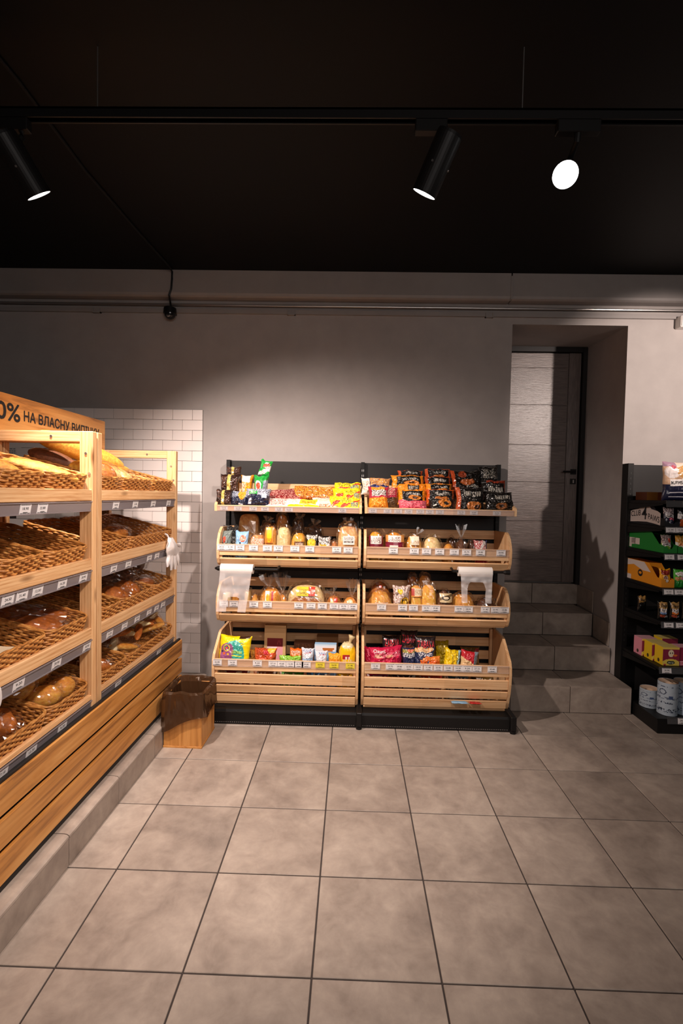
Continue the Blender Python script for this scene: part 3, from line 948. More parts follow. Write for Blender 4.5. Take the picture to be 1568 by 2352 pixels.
def in_basket(key, x, y, z, rot=0.0, tilt=0.0, roll=0.0):
    mat, w, d = BM[key]
    return mat @ Matrix.Translation((-x, y, z)) @ Matrix.Rotation(rot, 4, 'Z') @ Matrix.Rotation(tilt, 4, 'Y') @ Matrix.Rotation(roll, 4, 'X')
def loaf_at(mat, name, label, cat, dims, style, seed, slashes=0, wrap=False, tail=None, group=None, wamp=0.08, **kw):
    t = thing(name, label, cat, mat, group=group)
    a, b, c = dims
    add('crust', bread_mesh(a, b, c, style, seed, slashes, 'crust', **kw), t)
    if wrap:
        add('clear_wrap', film_mesh(a * 1.10, b * 1.12, c * 1.10, seed + 5, wamp, tail), t)
    return t
H = math.pi / 2
G = 'loaves in the wicker baskets'
loaf_at(in_basket('n0a', .20, .12, .035, 0.2, 0.1), 'bread_loaf', 'dark brown roll in the left edge basket of the near rack top shelf', 'bread', (.13, .055, .042), 'brown', 1, 3, group=G)
loaf_at(in_basket('n0b', .15, .11, .062, 0.35, .05), 'bread_loaf', 'golden smooth loaf in the near rack top shelf basket, at the left picture edge', 'bread', (.13, .055, .042), 'golden', 2, group=G)
loaf_at(in_basket('n0c', .12, .12, .070, 0.5, .05), 'bread_loaf', 'pale golden crusty loaf under the basket rim, near rack top shelf', 'bread', (.15, .05, .036), 'golden', 3, 3, group=G)
loaf_at(in_basket('f0a', .30, .05, .092, 0.25, .10), 'bread_loaf', 'dark rye loaf with floury rim behind the near rack top shelf baskets', 'bread', (.12, .05, .045), 'rye', 4, group=G)
loaf_at(in_basket('n0c', .33, .08, .022, 0.1, .05), 'bread_loaf', 'brown loaf lying deep in the near rack top shelf basket', 'bread', (.10, .05, .042), 'brown', 45, 2, group=G)
loaf_at(in_basket('f0a', .13, .055, .075, 0.2), 'bread_loaf', 'round golden bun seen just left of the middle rack post', 'bread', (.075, .06, .050), 'yellow', 5, group=G)
loaf_at(in_basket('f0a', .10, .145, .058, 0.9), 'bread_loaf', 'round brown wrapped loaf just right of the middle rack post', 'bread', (.085, .085, .062), 'brown', 6, wrap=True, group=G)
loaf_at(in_basket('f0b', .14, .13, .052, 0.4), 'bread_loaf', 'seeded loaf in crinkled clear film below the long baguette', 'bread', (.12, .085, .055), 'seed', 7, wrap=True, group=G)
loaf_at(in_basket('f0b', .24, .27, .075, H - 0.0, -0.08), 'baguette', 'slim golden baguette lying under the big baguette', 'bread', (.26, .05, .038), 'yellow', 8, group=G)
loaf_at(LM @ Matrix.Translation((-1.50, 2.70, 1.742)) @ Matrix.Rotation(H - 0.10, 4, 'Z') @ Matrix.Rotation(0.17, 4, 'Y'), 'baguette', 'long thick golden baguette on top of the back rack baskets', 'bread', (.36, .062, .058), 'yellow', 9, e1=.75, group=G)
loaf_at(in_basket('f1b', .20, .20, .040, H - .2), 'bread_bun', 'glossy plaited bun alone in the wide basket of the back rack', 'bread', (.12, .055, .042), 'brown', 10, 3, True, group=G)
pl = thing('paper_liner', 'sheet of pale baking paper in a near rack third shelf basket', 'paper', in_basket('n2a', .22, .30, .016, .2))
vs, fs = [], []
for jj in range(13):
    for ii in range(13):
        x = (ii / 12 - .5) * .30; y = (jj / 12 - .5) * .36
        vs.append((x, y, .004 + .03 * max(0, abs(ii / 6 - 1) - .72) + .03 * max(0, abs(jj / 6 - 1) - .75) + .006 * noise.noise(Vector((x * 14, y * 14, 1)))))
for jj in range(12):
    for ii in range(12):
        a_ = jj * 13 + ii; fs.append((a_, a_ + 1, a_ + 14, a_ + 13))
add('sheet', mk('sheet', vs, fs, plain('baking_paper', '#d9c6a8', .7), True), pl)
for i, (x, y, r) in enumerate(((.14, .10, .5), (.18, .20, 1.0), (.27, .14, .2))):
    loaf_at(in_basket('n2b', x, y, .05, r), 'flat_bread', ('reddish flat bread in loose film at the front of the near rack third shelf', 'flat bread in shiny film nearest the post, near rack third shelf', 'flat wrapped bread deep in the basket of the near rack third shelf')[i], 'bread', (.12, .08, .036), 'glaze', 12 + i, 0, True, wamp=.22, group=G)
for i, (x, y, r) in enumerate(((.11, .10, .3), (.12, .27, -.2))):
    loaf_at(in_basket('f2b', x, y, .036, r), 'bread_bun', ('left one of two shiny brown wrapped buns on the back rack third shelf', 'right one of two shiny brown wrapped buns on the back rack third shelf')[i], 'bread', (.085, .075, .058), 'glaze', 20 + i, 2, True, wamp=.12, group=G)
loaf_at(in_basket('f2b', .30, .14, .09, .9), 'bread_loaf', 'dark wrapped loaf behind the two shiny buns, back rack', 'bread', (.15, .07, .055), 'dark', 23, 0, True, wamp=.16, group=G)
loaf_at(in_basket('f2b', .24, .31, .105, .4), 'bread_loaf', 'dark loaf in smoky film at the middle of the back rack third shelf', 'bread', (.12, .065, .055), 'dark', 24, 0, True, wamp=.2, group=G)
loaf_at(in_basket('f2c', .13, .13, .026, H), 'bread_bun', 'flat wrapped bun at the end of the back rack third shelf', 'bread', (.12, .06, .045), 'glaze', 25, 0, True, group=G)
loaf_at(in_basket('f2c', .22, .12, .095, .2, -.7), 'bread_loaf', 'tall ribbed dark loaf standing at the end of the back rack third shelf', 'bread', (.13, .105, .085), 'dark', 26, 4, True, wamp=.05, group=G)
for i, (x, y, z, r) in enumerate(((.13, .10, .02, .4), (.16, .22, .02, 1.3), (.20, .14, .06, .8), (.14, .36, .02, .2))):
    loaf_at(in_basket('n3a', x, y, z + .03, r), 'croissant', ('sugary croissant in film at the bottom left picture edge', 'wrapped croissant second from the left edge on the bottom shelf', 'croissant on top of the wrapped pair on the bottom shelf', 'flaky wrapped croissant nearest the basket divider')[i], 'bread', (.10, .062, .05), ('golden', 'glaze')[i % 2], 30 + i, 3, True, bend=.5, wamp=.15, group=G)
for i, (x, y, z, r, tl) in enumerate(((.085, .10, .045, .4, -.3), (.17, .07, .085, 1.0, -.8), (.18, .20, .105, .8, -1.0), (.09, .22, .035, 1.3, -.2), (.27, .12, .075, .5, -.6), (.28, .23, .085, 1.2, -.5))):
    loaf_at(in_basket('n3b', x, y, z + .016, r, tl), 'raisin_bun', ('glazed raisin bun at the front of the heap, split on top', 'glazed bun standing at the left of the heap', 'tall yellow raisin bun with dark dots, top of the heap', 'small yellow bun tucked at the basket front corner', 'brown bun in the shadow of the heap', 'bun half hidden at the back of the heap')[i], 'bread', (.066, .052, .050), 'golden' if i < 4 else 'glaze', 40 + i, 0, True, group='raisin buns', wamp=.06)
loaf_at(in_basket('f3a', .10, .12, .045, .5), 'bread_bun', 'small glossy brown roll next to the post on the back rack bottom shelf', 'bread', (.08, .055, .045), 'glaze', 50, 2, True, group=G)
rnd = random.Random(7)
loc_names = ['at the front left corner', 'leaning by the left side', 'under the pile at the front', 'crossing the pile', 'on the pile centre', 'at the front centre', 'behind the centre', 'pointing up near the centre', 'right of the centre', 'at the front right', 'under the round biscuit', 'behind the right corner', 'deep in the left half', 'deep in the right half', 'topmost left of the middle', 'topmost in the middle', 'topmost right of the middle', 'half buried at the front', 'half buried at the back', 'lying along the right rim']
for i in range(20):
    y = .06 + .50 * ((i * 7 % 20) / 19.0); x = rnd.uniform(.06, .26); z = .075 + rnd.uniform(0.0, .09)
    loaf_at(in_basket('f3b', x, y, z, rnd.uniform(0, 3.1), rnd.uniform(-.6, .3)), 'pastry_stick', 'bagged pale pastry stick ' + loc_names[i] + ' of the wide basket', 'pastry', (.095, .024, .019), ('cream', 'pale', 'golden', 'glaze')[i % 4], 160 + i, 0, i % 2 == 0, group='bagged pastry sticks', nu=14, nv=8, wamp=.25)
loaf_at(in_basket('f3b', .12, .565, .135, .2, -1.0), 'round_biscuit', 'round pale biscuit in film at the right end of the wide basket', 'pastry', (.055, .055, .02), 'pale', 80, 0, True, group=None)

# ------------------------------------------------------------------ gloves and scoop
def sheet(name, path, width_fn, seed, mat, depth=.012, nu=10, amp=.01):
    """thin hanging two-sided bag: path of (y, z), local width along y, bulged along x"""
    vs, fs = [], []
    n = len(path)
    for side in (1, -1):
        for j, (yc, z) in enumerate(path):
            w = width_fn(j / (n - 1))
            for i in range(nu + 1):
                u = i / nu
                bul = depth * math.sin(math.pi * u) ** .7 * side * (0.35 + math.sin(math.pi * min(1, (j + .3) / n)))
                p = Vector((yc * 9, z * 9, u * 3 + seed + side))
                vs.append((bul + amp * noise.noise(p * 2.2) + amp * .6 * noise.noise(p * 5), yc + w * (u - .5), z))
    m = (nu + 1) * n
    for s in range(2):
        for j in range(n - 1):
            for i in range(nu):
                a = s * m + j * (nu + 1) + i
                fs.append((a, a + 1, a + nu + 2, a + nu + 1))
    return mk(name, vs, fs, mat, True)
gl = thing('plastic_glove', 'white disposable plastic glove hanging on the end post of the back rack', 'glove', LM @ Matrix.Translation((-1.195, 3.24, 1.06)))
add('palm', sheet('palm', [(-.06 + .05 * t, .215 - .12 * t) for t in [k / 8 for k in range(9)]], lambda t: .05 + .16 * min(1, t * 1.4), 1, M['milky'], .02), gl)
for k, (y, l, w, tiltv) in enumerate(((-.085, .085, .042, -.25), (-.035, .115, .045, -.08), (.015, .12, .045, .05), (.062, .10, .042, .2), (.085, .035, .05, .9))):
    z0 = .10 if k < 4 else .155
    add('finger', sheet('finger', [(y + tiltv * l * t, z0 + .012 - l * t) for t in [q / 6 for q in range(7)]], lambda t, w=w: w * (1 - .55 * max(0, t - .6) / .4), 3 + k, M['milky'], .010, 8, .006), gl)
v, f = tube([(-0.012, -.06, .215), (-0.020, -.07, .235), (-0.035, -.075, .24)], .006, 8)
add('tied_top', mk('tied_top', v, f, M['milky']), gl)
sp = thing('plastic_scoop', 'rounded translucent white plastic scoop at the left picture edge', 'scoop', LM @ Matrix.Translation((-1.165, 1.545, 0.815)))
vs, fs, un = blob(.012, .052, .055, .9, .9, 24, 14, .03, 3, 1.0)
add('scoop_bowl', mk('scoop_bowl', vs, fs, M['milky'], True), sp, (0, 0.025, 0))
v, f = tube([(0, -.01, .08), (-0.02, -.07, .14), (-0.03, -.14, .19)], .009, 8)
add('scoop_handle', mk('scoop_handle', v, f, M['milky'], True), sp)

# ------------------------------------------------------------------ waste bin with liner
bn = thing('waste_bin', 'square oak veneered waste bin standing between plinth and crate shelving', 'bin', loc=(-1.010, 3.060, 0), rz=-0.02)
BWX, BWY, BH = 0.236, 0.262, 0.325
for nm, (x0, x1, y0, y1) in {'front_panel': (-BWX / 2, BWX / 2, -BWY / 2, -BWY / 2 + .014), 'back_panel': (-BWX / 2, BWX / 2, BWY / 2 - .014, BWY / 2),
                            'left_panel': (-BWX / 2, -BWX / 2 + .014, -BWY / 2 + .015, BWY / 2 - .015), 'right_panel': (BWX / 2 - .014, BWX / 2, -BWY / 2 + .015, BWY / 2 - .015)}.items():
    board(nm, bn, x0, x1, y0, y1, 0.012, BH, M['oak'], 0.001, along=2)
board('bottom_board', bn, -BWX / 2 - .003, BWX / 2 + .003, -BWY / 2 - .003, BWY / 2 + .003, 0, 0.012, M['oak'], 0.001)
lb = thing('bin_liner', 'shiny brown translucent bin bag folded over the rim of the oak bin', 'bag', loc=(-1.010, 3.060, 0), rz=-0.02)
def ringpts(off, n_=64):
    w, d = BWX + 2 * off, BWY + 2 * off
    P = rr_path(d, w, max(.012, .02 + off), n_)
    return [(x + w / 2, y - d / 2) for x, y in P]
vs, fs = [], []
rings = [(-.030, .05), (-.026, .17), (-.020, .27), (-.014, .32), (-.004, .345), (.006, .352), (.013, .340), (.015, .30), (.018, .25), (.020, .20), (.024, .155)]
nn = 64
for r, (off, z) in enumerate(rings):
    for i, (x, y) in enumerate(ringpts(off, nn)):
        a = 2 * math.pi * i / nn
        q = Vector((math.cos(a) * 2.2, math.sin(a) * 2.2, z * 7))
        k = .007 * noise.noise(q * 1.7) + .005 * noise.noise(q * 4.2)
        if r >= 6: k = abs(k)
        else: k = -abs(k)
        l = math.hypot(x, y) or 1
        dz = 0
        if r == len(rings) - 1: dz = .035 * noise.noise(Vector((math.cos(a) * 1.3, math.sin(a) * 1.3, 4))) + .03 * (x / .12)
        if 3 <= r <= 6: dz = .014 * noise.noise(Vector((math.cos(a) * 2.1, math.sin(a) * 2.1, 9)))
        vs.append((x + x / l * k, y + y / l * k, z + dz))
for r in range(len(rings) - 1):
    for i in range(nn):
        fs.append((r * nn + i, r * nn + (i + 1) % nn, (r + 1) * nn + (i + 1) % nn, (r + 1) * nn + i))
add('film_bag', mk('film_bag', vs, fs, M['brown_film'], False), lb)

# ================================================================== CRATE SHELVING
GX0, GXM, GX1 = -0.955, 0.079, 1.113
gd = thing('shelving_unit', 'black metal shelving frame with two bays carrying the pine bread crates', 'shelving', loc=(0.079, 3.77, 0))
def gx(x): return x - 0.079
for x, y0 in ((GX0, -.06), (GXM, -.06), (GX1, -.06)):
    up_ = board('upright', gd, gx(x) - .014, gx(x) + .014, -.035, .035, 0.02, 1.832, M['black_metal'], 0.001)
    slots = []
    for k in range(42):
        z = 0.10 + k * 0.04
        for s in (-.006, .006):
            slots.append(boxvf(s - .002, s + .002, -.0358, -.0352, z, z + .016))
    so = add('slots', mk('slots', *join([(v, f) for v, f in slots]), M['steel'] if x == GXM else M['black_paint']), up_, (0, 0, -0.0)); so['kind'] = 'stuff'
    ft = board('foot', gd, gx(x) - .018, gx(x) + .018, -.545, -.03, 0.018, 0.115, M['black_metal'], 0.004)
    vv, ff = cyl(.02, .02, 0, 0.018, 16); add('levelling_foot', mk('levelling_foot', vv, ff, M['black_metal']), gd, (gx(x), -.525, 0))
for a, b in ((GX0, GXM), (GXM, GX1)):
    for (z0, z1) in ((.115, .55), (.552, .985), (.987, 1.42), (1.422, 1.828)):
        board('back_panel', gd, gx(a) + .015, gx(b) - .015, 0.0, .012, z0, z1, M['black_panel'], 0.001)
    prof = [(-.50, .098), (-.50, .128), (-.485, .158), (-.005, .158), (-.005, .098)]
    vs = [(gx(a) + .006, y, z) for y, z in prof] + [(gx(b) - .006, y, z) for y, z in prof]
    n = len(prof)
    vs = [(x, y, z - .066) for x, y, z in vs]
    fs = [tuple(range(n)), tuple(range(2 * n - 1, n - 1, -1))] + [(i, (i + 1) % n, (i + 1) % n + n, i + n) for i in range(n)]
    add('base_shelf', mk('base_shelf', vs, fs, M['black_metal']), gd)
    kp = board('kick_plate', gd, gx(a) + .02, gx(b) - .02, -.515, -.512, .004, .085, M['black_metal'], 0)
    sl = [boxvf(x - .0035, x + .0035, -.0022, -.0016, .011, .0135) for x in [(-.49 + .0145 * k) for k in range(68)]]
    so = add('perforation', mk('perforation', *join(sl), M['beam']), kp); so['kind'] = 'stuff'

PIN = M['crate_pine']
def arc_front(kind):
    if kind == 'bin':
        return [(0.375, 0.03), (0.085, -0.002), (0.05, 0.004), (0.025, 0.022), (0.008, 0.055), (0.0, 0.10), (0.0, 0.145), (0.012, 0.185), (0.038, 0.228), (0.075, 0.258), (0.105, 0.270), (0.14, 0.268), (0.375, 0.262)]
    if kind == 'deep':
        return [(0.44, 0.02), (0.11, 0.0), (0.065, 0.018), (0.04, 0.07), (0.018, 0.14), (0.004, 0.21), (0.0, 0.275), (0.004, 0.325), (0.022, 0.365), (0.165, 0.475), (0.19, 0.487), (0.44, 0.493)]
    return [(0.41, 0.135), (0.0, 0.0), (-0.002, 0.045), (0.012, 0.058), (0.05, 0.068), (0.41, 0.205)]
def crate(kind, xa, xb, y, z, label, tags, yellow=()):
    W = xb - xa
    t = thing('bread_crate', label, 'crate', loc=((xa + xb) / 2, y, z), group='pine crates on the black shelving')
    P = arc_front(kind); h = W / 2
    for s in (-1, 1):
        x0, x1 = (-h, -h + .018) if s < 0 else (h - .018, h)
        add('side_panel', prism('side_panel', P, x0, x1, PIN), t)
    def slat(nm, y0, z0, y1, z1, th=.014, dark=False):
        """slat whose outer face runs from (y0,z0) up to (y1,z1)"""
        l = math.hypot(y1 - y0, z1 - z0); a = math.atan2(y1 - y0, z1 - z0)
        o = add(nm, board_mesh(W - .038, th, l, PIN, 0.002, 0), t, (0, y0 + th / 2 * math.cos(a), z0 + th / 2 * math.sin(a) * 0), (-a, 0, 0))
        return o
    if kind == 'tray':
        slat('lip_slat', .0, .0, .0, .042)
        for k in range(4):
            slat('floor_slat', .03 + .098 * k, .004 + .032 * k, .115 + .098 * k, .032 + .032 * k, .010)
        slat('back_slat', .395, .135, .395, .203)
        ry, rz_, rh = -.0018, .002, .036
    elif kind == 'bin':
        slat('front_slat', .004, .078, .006, .157)
        slat('front_slat', .038, .012, .010, .058)
        slat('front_slat', .095, .0, .050, .004)
        for k in range(3):
            slat('floor_slat', .12 + .085 * k, .003 + .009 * k, .195 + .085 * k, .011 + .009 * k, .010)
        slat('back_slat', .360, .195, .360, .262); slat('back_slat', .360, .115, .360, .165); slat('back_slat', .360, .035, .360, .085)
        ry, rz_, rh = .001, .108, .049
    else:
        slat('front_slat', .004, .262, .004, .340)
        slat('front_slat', .016, .170, .006, .238); slat('front_slat', .034, .098, .018, .155); slat('front_slat', .050, .026, .038, .083)
        slat('front_slat', .075, .0, .060, .014)
        for k in range(4):
            slat('floor_slat', .11 + .08 * k, .004 + .004 * k, .18 + .08 * k, .008 + .004 * k, .010)
        slat('back_slat', .425, .445, .425, .492); slat('back_slat', .425, .345, .425, .412); slat('back_slat', .425, .245, .425, .312); slat('back_slat', .425, .145, .425, .212); slat('back_slat', .425, .045, .425, .112)
        board('upright_batten', t, -h + .02, -h + .042, .40, .424, .02, .485, PIN, .002)
        board('upright_batten', t, h - .042, h - .02, .40, .424, .02, .485, PIN, .002)
        ry, rz_, rh = .001, .292, .049
    if kind != 'tray':
        board('corner_batten', t, -h + .019, -h + .036, .018, .036, rz_ - .06, rz_ + .04, PIN, .002)
        board('corner_batten', t, h - .036, h - .019, .018, .036, rz_ - .06, rz_ + .04, PIN, .002)
    vs, fs = join([([(-h + .02, -.0015, 0), (h - .02, -.0015, 0), (h - .02, -.0015, rh), (-h + .02, -.0015, rh)], [(0, 1, 2, 3)]), boxvf(-h + .02, h - .02, -.006, -.001, rh - .004, rh), boxvf(-h + .02, h - .02, -.006, -.001, 0, .003)] + ([([(-h + .02, -.004, 0), (h - .02, -.004, 0), (h - .02, -.004, rh), (-h + .02, -.004, rh)], [(0, 1, 2, 3)])] if kind == 'tray' else []))
    rail = add('price_rail', mk('price_rail', vs, fs, M['clear_rail']), t, (0, ry, rz_))
    for i, (tx, price) in enumerate(tags):
        tg = add('price_tag', tag_mesh(price, i in yellow), rail, (tx - (xa + xb) / 2, -.0046, rh - TAGH - .001))
        if kind == 'tray':
            tg.scale = (.86, 1, .72); tg.location.z = .002; tg.location.y = -.0012
    return t
LXA, LXB, RXA, RXB = -0.935, 0.070, 0.090, 1.108
pr = lambda s: PRICES[s % 12]
crate('tray', LXA - .012, LXB, 3.345, 1.452, 'shallow top tray crate of the left bay with dark breads and yellow packs', [(x, pr(i)) for i, x in enumerate((-0.881, -0.784, -0.679, -0.597, -0.501, -0.432, -0.064))])
crate('tray', RXA, RXB + .018, 3.345, 1.455, 'shallow top tray crate of the right bay with black and orange packs', [(x, pr(i + 3)) for i, x in enumerate((0.145, 0.246, 0.318, 0.389, 0.469, 0.534, 0.603, 0.748, 0.834, 0.990))])
crate('bin', LXA, LXB, 3.36, 1.065, 'second tier crate of the left bay with sliced loaves and a blue pack', [(x, pr(i + 1)) for i, x in enumerate((-0.898, -0.837, -0.770, -0.676, -0.579, -0.503, -0.388, -0.285, -0.098, -0.019))])
crate('bin', RXA, RXB, 3.36, 1.067, 'second tier crate of the right bay with burgundy labelled round loaves', [(x, pr(i + 5)) for i, x in enumerate((0.293, 0.437, 0.521, 0.611, 0.712, 0.796, 0.891, 1.031))])
crate('bin', LXA, LXB, 3.36, 0.670, 'third tier crate of the left bay behind the hanging roll of bags', [(x, pr(i + 2)) for i, x in enumerate((-0.878, -0.808, -0.668, -0.573, -0.354, -0.269, -0.190, -0.108, -0.042, 0.022))])
crate('bin', RXA, RXB, 3.36, 0.672, 'third tier crate of the right bay with two tall baguettes', [(x, pr(i + 7)) for i, x in enumerate((0.221, 0.366, 0.441, 0.531, 0.594, 0.756, 0.819, 0.936, 1.005, 1.067))])
crate('deep', LXA - .008, LXB, 3.30, 0.092, 'deep slatted bottom crate of the left bay with three yellow price tags', [(x, pr(i + 4)) for i, x in enumerate((-0.903, -0.798, -0.626, -0.518, -0.458, -0.398, -0.341, -0.290, -0.194, -0.099, 0.012))], (8, 9, 10))
crate('deep', RXA, RXB + .006, 3.30, 0.094, 'deep slatted bottom crate of the right bay with dark and magenta snack bags', [(x, pr(i + 9)) for i, x in enumerate((0.185, 0.286, 0.348, 0.411, 0.476, 0.544, 0.612, 0.680, 0.748, 0.810, 0.875, 0.978))])

# ------------------------------------------------------------------ rolls of carrier bags on rods
def bag_roll(label, x0, x1, rod0, rod1, z, kind):
    y = 3.33
    rod = thing('bag_rod', ('black rod holding the bag roll, left bay', 'black rod holding the bag roll, right bay')[kind == 'tee'], 'rod', loc=((rod0 + rod1) / 2, y, z), group='rods for bag rolls')
    hw = (rod1 - rod0) / 2
    vv, ff = tube([(-hw, 0, 0), (hw, 0, 0)], .009, 10); add('bar', mk('bar', vv, ff, M['black_metal'], False), rod)
    vv, ff = tube([(-hw - .02, 0, 0), (-hw, 0, 0), (-hw + .03, 0, 0)], [.006, .016, .018], 10); add('end_cap', mk('end_cap', vv, ff, M['black_metal']), rod)
    vv, ff = tube([(hw, 0, 0), (hw, .04, .01), (hw, .075, .012)], .008, 8); add('hook', mk('hook', vv, ff, M['black_metal']), rod)
    t = thing('bag_roll', label, 'bag roll', loc=((x0 + x1) / 2, y, z), group='rolls of carrier bags')
    w = (x1 - x0) / 2; R = .033
    vs, fs = [], []
    for j in range(2):
        for k in range(28):
            a = 2 * math.pi * k / 28
            for rr_, xx in ((R, (-w, w)[j]), (.012, (-w, w)[j])):
                vs.append((xx, rr_ * math.cos(a), rr_ * math.sin(a)))
    for k in range(28):
        l = (k + 1) % 28
        a0, a1, b0, b1 = 2 * k, 2 * l, 56 + 2 * k, 56 + 2 * l
        fs += [(a0, b0, b1, a1), (a0, a1, a1 + 1, a0 + 1), (b0, b0 + 1, b1 + 1, b1), (a0 + 1, a1 + 1, b1 + 1, b0 + 1)]
    add('roll', mk('roll', vs, fs, M['white_plastic']), t)
    vs, fs = [], []
    nx, nz = 60, 60
    L = .285 if kind == 'sheet' else .20
    keep = {}
    for j in range(nz + 1):
        for i in range(nx + 1):
            u = i / nx; v_ = j / nz
            p = Vector((u * 3, v_ * 4, w * 40))
            sh = 1 - (.07 * v_ if kind == 'sheet' else .10 * v_ ** .5)
            xx = (u - .5) * 2 * w * .97 * sh - (.03 * v_ if kind == 'sheet' else -.005)
            vs.append((xx, -R - .002 - .012 * v_ + .008 * noise.noise(p * 1.5) * min(1, v_ * 3), -.006 - L * v_))
    for j in range(nz):
        for i in range(nx):
            u = (i + .5) / nx; v_ = (j + .5) / nz
            if kind == 'tee':
                d = abs(u - .5)
                if d < .30 and v_ > .30 + (max(0, d - .17) / .13) ** 2 * .22: continue
            else:
                if v_ > .64 and abs(u - .52) < .19 * min(1, max(0, (v_ - .62) / .05)) ** .5: continue
            a = j * (nx + 1) + i
            fs.append((a, a + 1, a + nx + 2, a + nx + 1))
    add('hanging_bag', mk('hanging_bag', vs, fs, M['white_film'], True), t)
    return t
bag_roll('white roll of thin bags with a long bag hanging over the left bay crate', -.893, -.668, -.915, -.50, 1.056, 'sheet')
bag_roll('white roll of vest bags with two hanging handles over the right bay crate', .735, .963, 1.055, .70, 1.073, 'tee')

# ================================================================== PACKED GOODS
def rgbmap(spec, base):
    """flat print: list of shapes painted over a base colour, u to the right, v up"""
    base = lin(base)
    sh = []
    for s in spec:
        k = s[0]
        if k == 'scrib':
            _, u0, v0, u1, v1, c, sd = s
            sh.append((k, u0, v0, u1, v1, lin(c), sd))
        else:
            sh.append((k, *s[1:5], lin(s[5])))
    def f(u, v):
        c = base
        for s in sh:
            k = s[0]
            if k == 'rect' and s[1] <= u <= s[3] and s[2] <= v <= s[4]: c = s[5]
            elif k == 'ell' and ((u - s[1]) / s[3]) ** 2 + ((v - s[2]) / s[4]) ** 2 <= 1: c = s[5]
            elif k == 'ring' and 0.55 <= ((u - s[1]) / s[3]) ** 2 + ((v - s[2]) / s[4]) ** 2 <= 1: c = s[5]
            elif k == 'diag' and s[1] <= v - s[3] * u <= s[2]: c = s[5]
            elif k == 'scrib' and s[1] <= u <= s[3] and s[2] <= v <= s[4]:
                r = noise.noise(Vector((u * 52 + s[6], v * 30, s[6] * 1.7)))
                if r > 0.08: c = s[5]
        return c
    return f
def prof(t, e=2.6): return max(0.0, 1 - abs(2 * t - 1) ** e)
def bag_surface(w, h, th, seed, crumple=1.0, puff=.62):
    def S(u, v, side):
        p = (prof(u, 3.0) * prof(v, 3.4)) ** puff
        q = Vector((u * 3.1 + seed, v * 3.1 + seed * .7, side * 3.0))
        wr = noise.noise(q * 1.6) * .26 + noise.noise(q * 4.3) * .12
        wr += .30 * (.5 - abs(noise.noise(q * 2.3 + Vector((7, 3, seed))))) ** 2 * 2 - .12
        wr -= .34 * max(0, .10 - abs(noise.noise(q * 1.9 + Vector((2, 9, seed))))) / .10 * .5
        edge = max(0, 1 - min(v, 1 - v) / .22)
        wr += edge * .12 * math.sin(u * 17 + seed + 2 * noise.noise(Vector((u * 3, seed, 4)))) * (1 if side < 0 else -.6)
        d = th / 2 * p * (1 + wr * crumple)
        pull = 1 - .055 * prof(v, 2.0) * (th / max(w, .01) * 3) - .01 * math.sin(v * 19 + seed)
        x = (u - .5) * w * pull * (1 + .05 * crumple * noise.noise(Vector((seed, v * 4, 1.5 if u > .5 else 8.5))))
        z = v * h * (1 - .03 * prof(u, 2)) + .009 * crumple * min(1, v * 3) * noise.noise(Vector((u * 4, seed, v)))
        if v in (0.0, 1.0): z += .001 * (1 if int(u * 40) % 2 else -1)
        return (x, side * d + .004 * noise.noise(Vector((u * 2, v * 2, seed))), z)
    return S
def bag_mesh(w, h, th, spec, base, seed, crumple=1.0, n=(56, 52), back=None, puff=.62):
    S = bag_surface(w, h, th, seed, crumple, puff)
    fn = rgbmap(spec, base)
    vs, fs, cs = [], [], []
    nu, nv = n
    for side in (-1, 1):
        nu_, nv_ = (nu, nv) if side < 0 else (12, 12)
        o = len(vs)
        for j in range(nv_ + 1):
            for i in range(nu_ + 1):
                vs.append(S(i / nu_, j / nv_, side))
        for j in range(nv_):
            for i in range(nu_):
                a = o + j * (nu_ + 1) + i
                q = (a, a + 1, a + nu_ + 2, a + nu_ + 1)
                fs.append(q if side < 0 else q[::-1])
                cs.append(fn((i + .5) / nu_, (j + .5) / nv_) if side < 0 else lin(back or base))
    return mk('film', vs, fs, M['film_print'], True, cols=cs), S
def letter_on(parent, S, word, u0, v0, u1, v1, color, off=.0036, arc=0.0):
    g, gf = GLYPH[word]
    vs = []
    for a, b in g:
        u = u0 + a * (u1 - u0); v = v0 + b * (v1 - v0) + arc * (1 - (2 * a - 1) ** 2)
        x, y, z = S(u, v, -1)
        vs.append((x, y - off, z))
    key = 'ink_' + str(color)
    if key not in M: M[key] = plain(key, color, .4)
    return add('lettering', mk('lettering', vs, gf, M[key]), parent)
SEED = [100]
def packet(name, label, cat, dims, base_z, y, spec, base, th=.06, lean=.25, group=None, rz=0.0, roll=0.0, crumple=1.0, letters=(), n=(56, 52), puff=.62, back=None):
    xc, w, ztop = dims
    SEED[0] += 1
    h = max(.03, (ztop - base_z) / max(.25, math.cos(lean)))
    mat = Matrix.Translation((xc, y, base_z)) @ Matrix.Rotation(rz, 4, 'Z') @ Matrix.Rotation(-lean, 4, 'X') @ Matrix.Rotation(roll, 4, 'Y')
    t = thing(name, label, cat, mat, group=group)
    me, S = bag_mesh(w, h, th, spec, base, SEED[0], crumple, n, back, puff)
    add('film', me, t)
    for L in letters: letter_on(t, S, *L)
    return t
def flatpack(name, label, cat, xc, y, z, w, d, th, spec, base, lean=1.1, rz=0.0, group=None, letters=(), crumple=1.0, roll=0.0, n=(56, 44)):
    """lying packet: its printed face looks up and to the front"""
    SEED[0] += 1
    mat = Matrix.Translation((xc, y, z)) @ Matrix.Rotation(rz, 4, 'Z') @ Matrix.Rotation(-lean, 4, 'X') @ Matrix.Rotation(roll, 4, 'Y')
    t = thing(name, label, cat, mat, group=group)
    me, S = bag_mesh(w, d, th, spec, base, SEED[0], crumple, n)
    add('film', me, t)
    for L in letters: letter_on(t, S, *L)
    return t
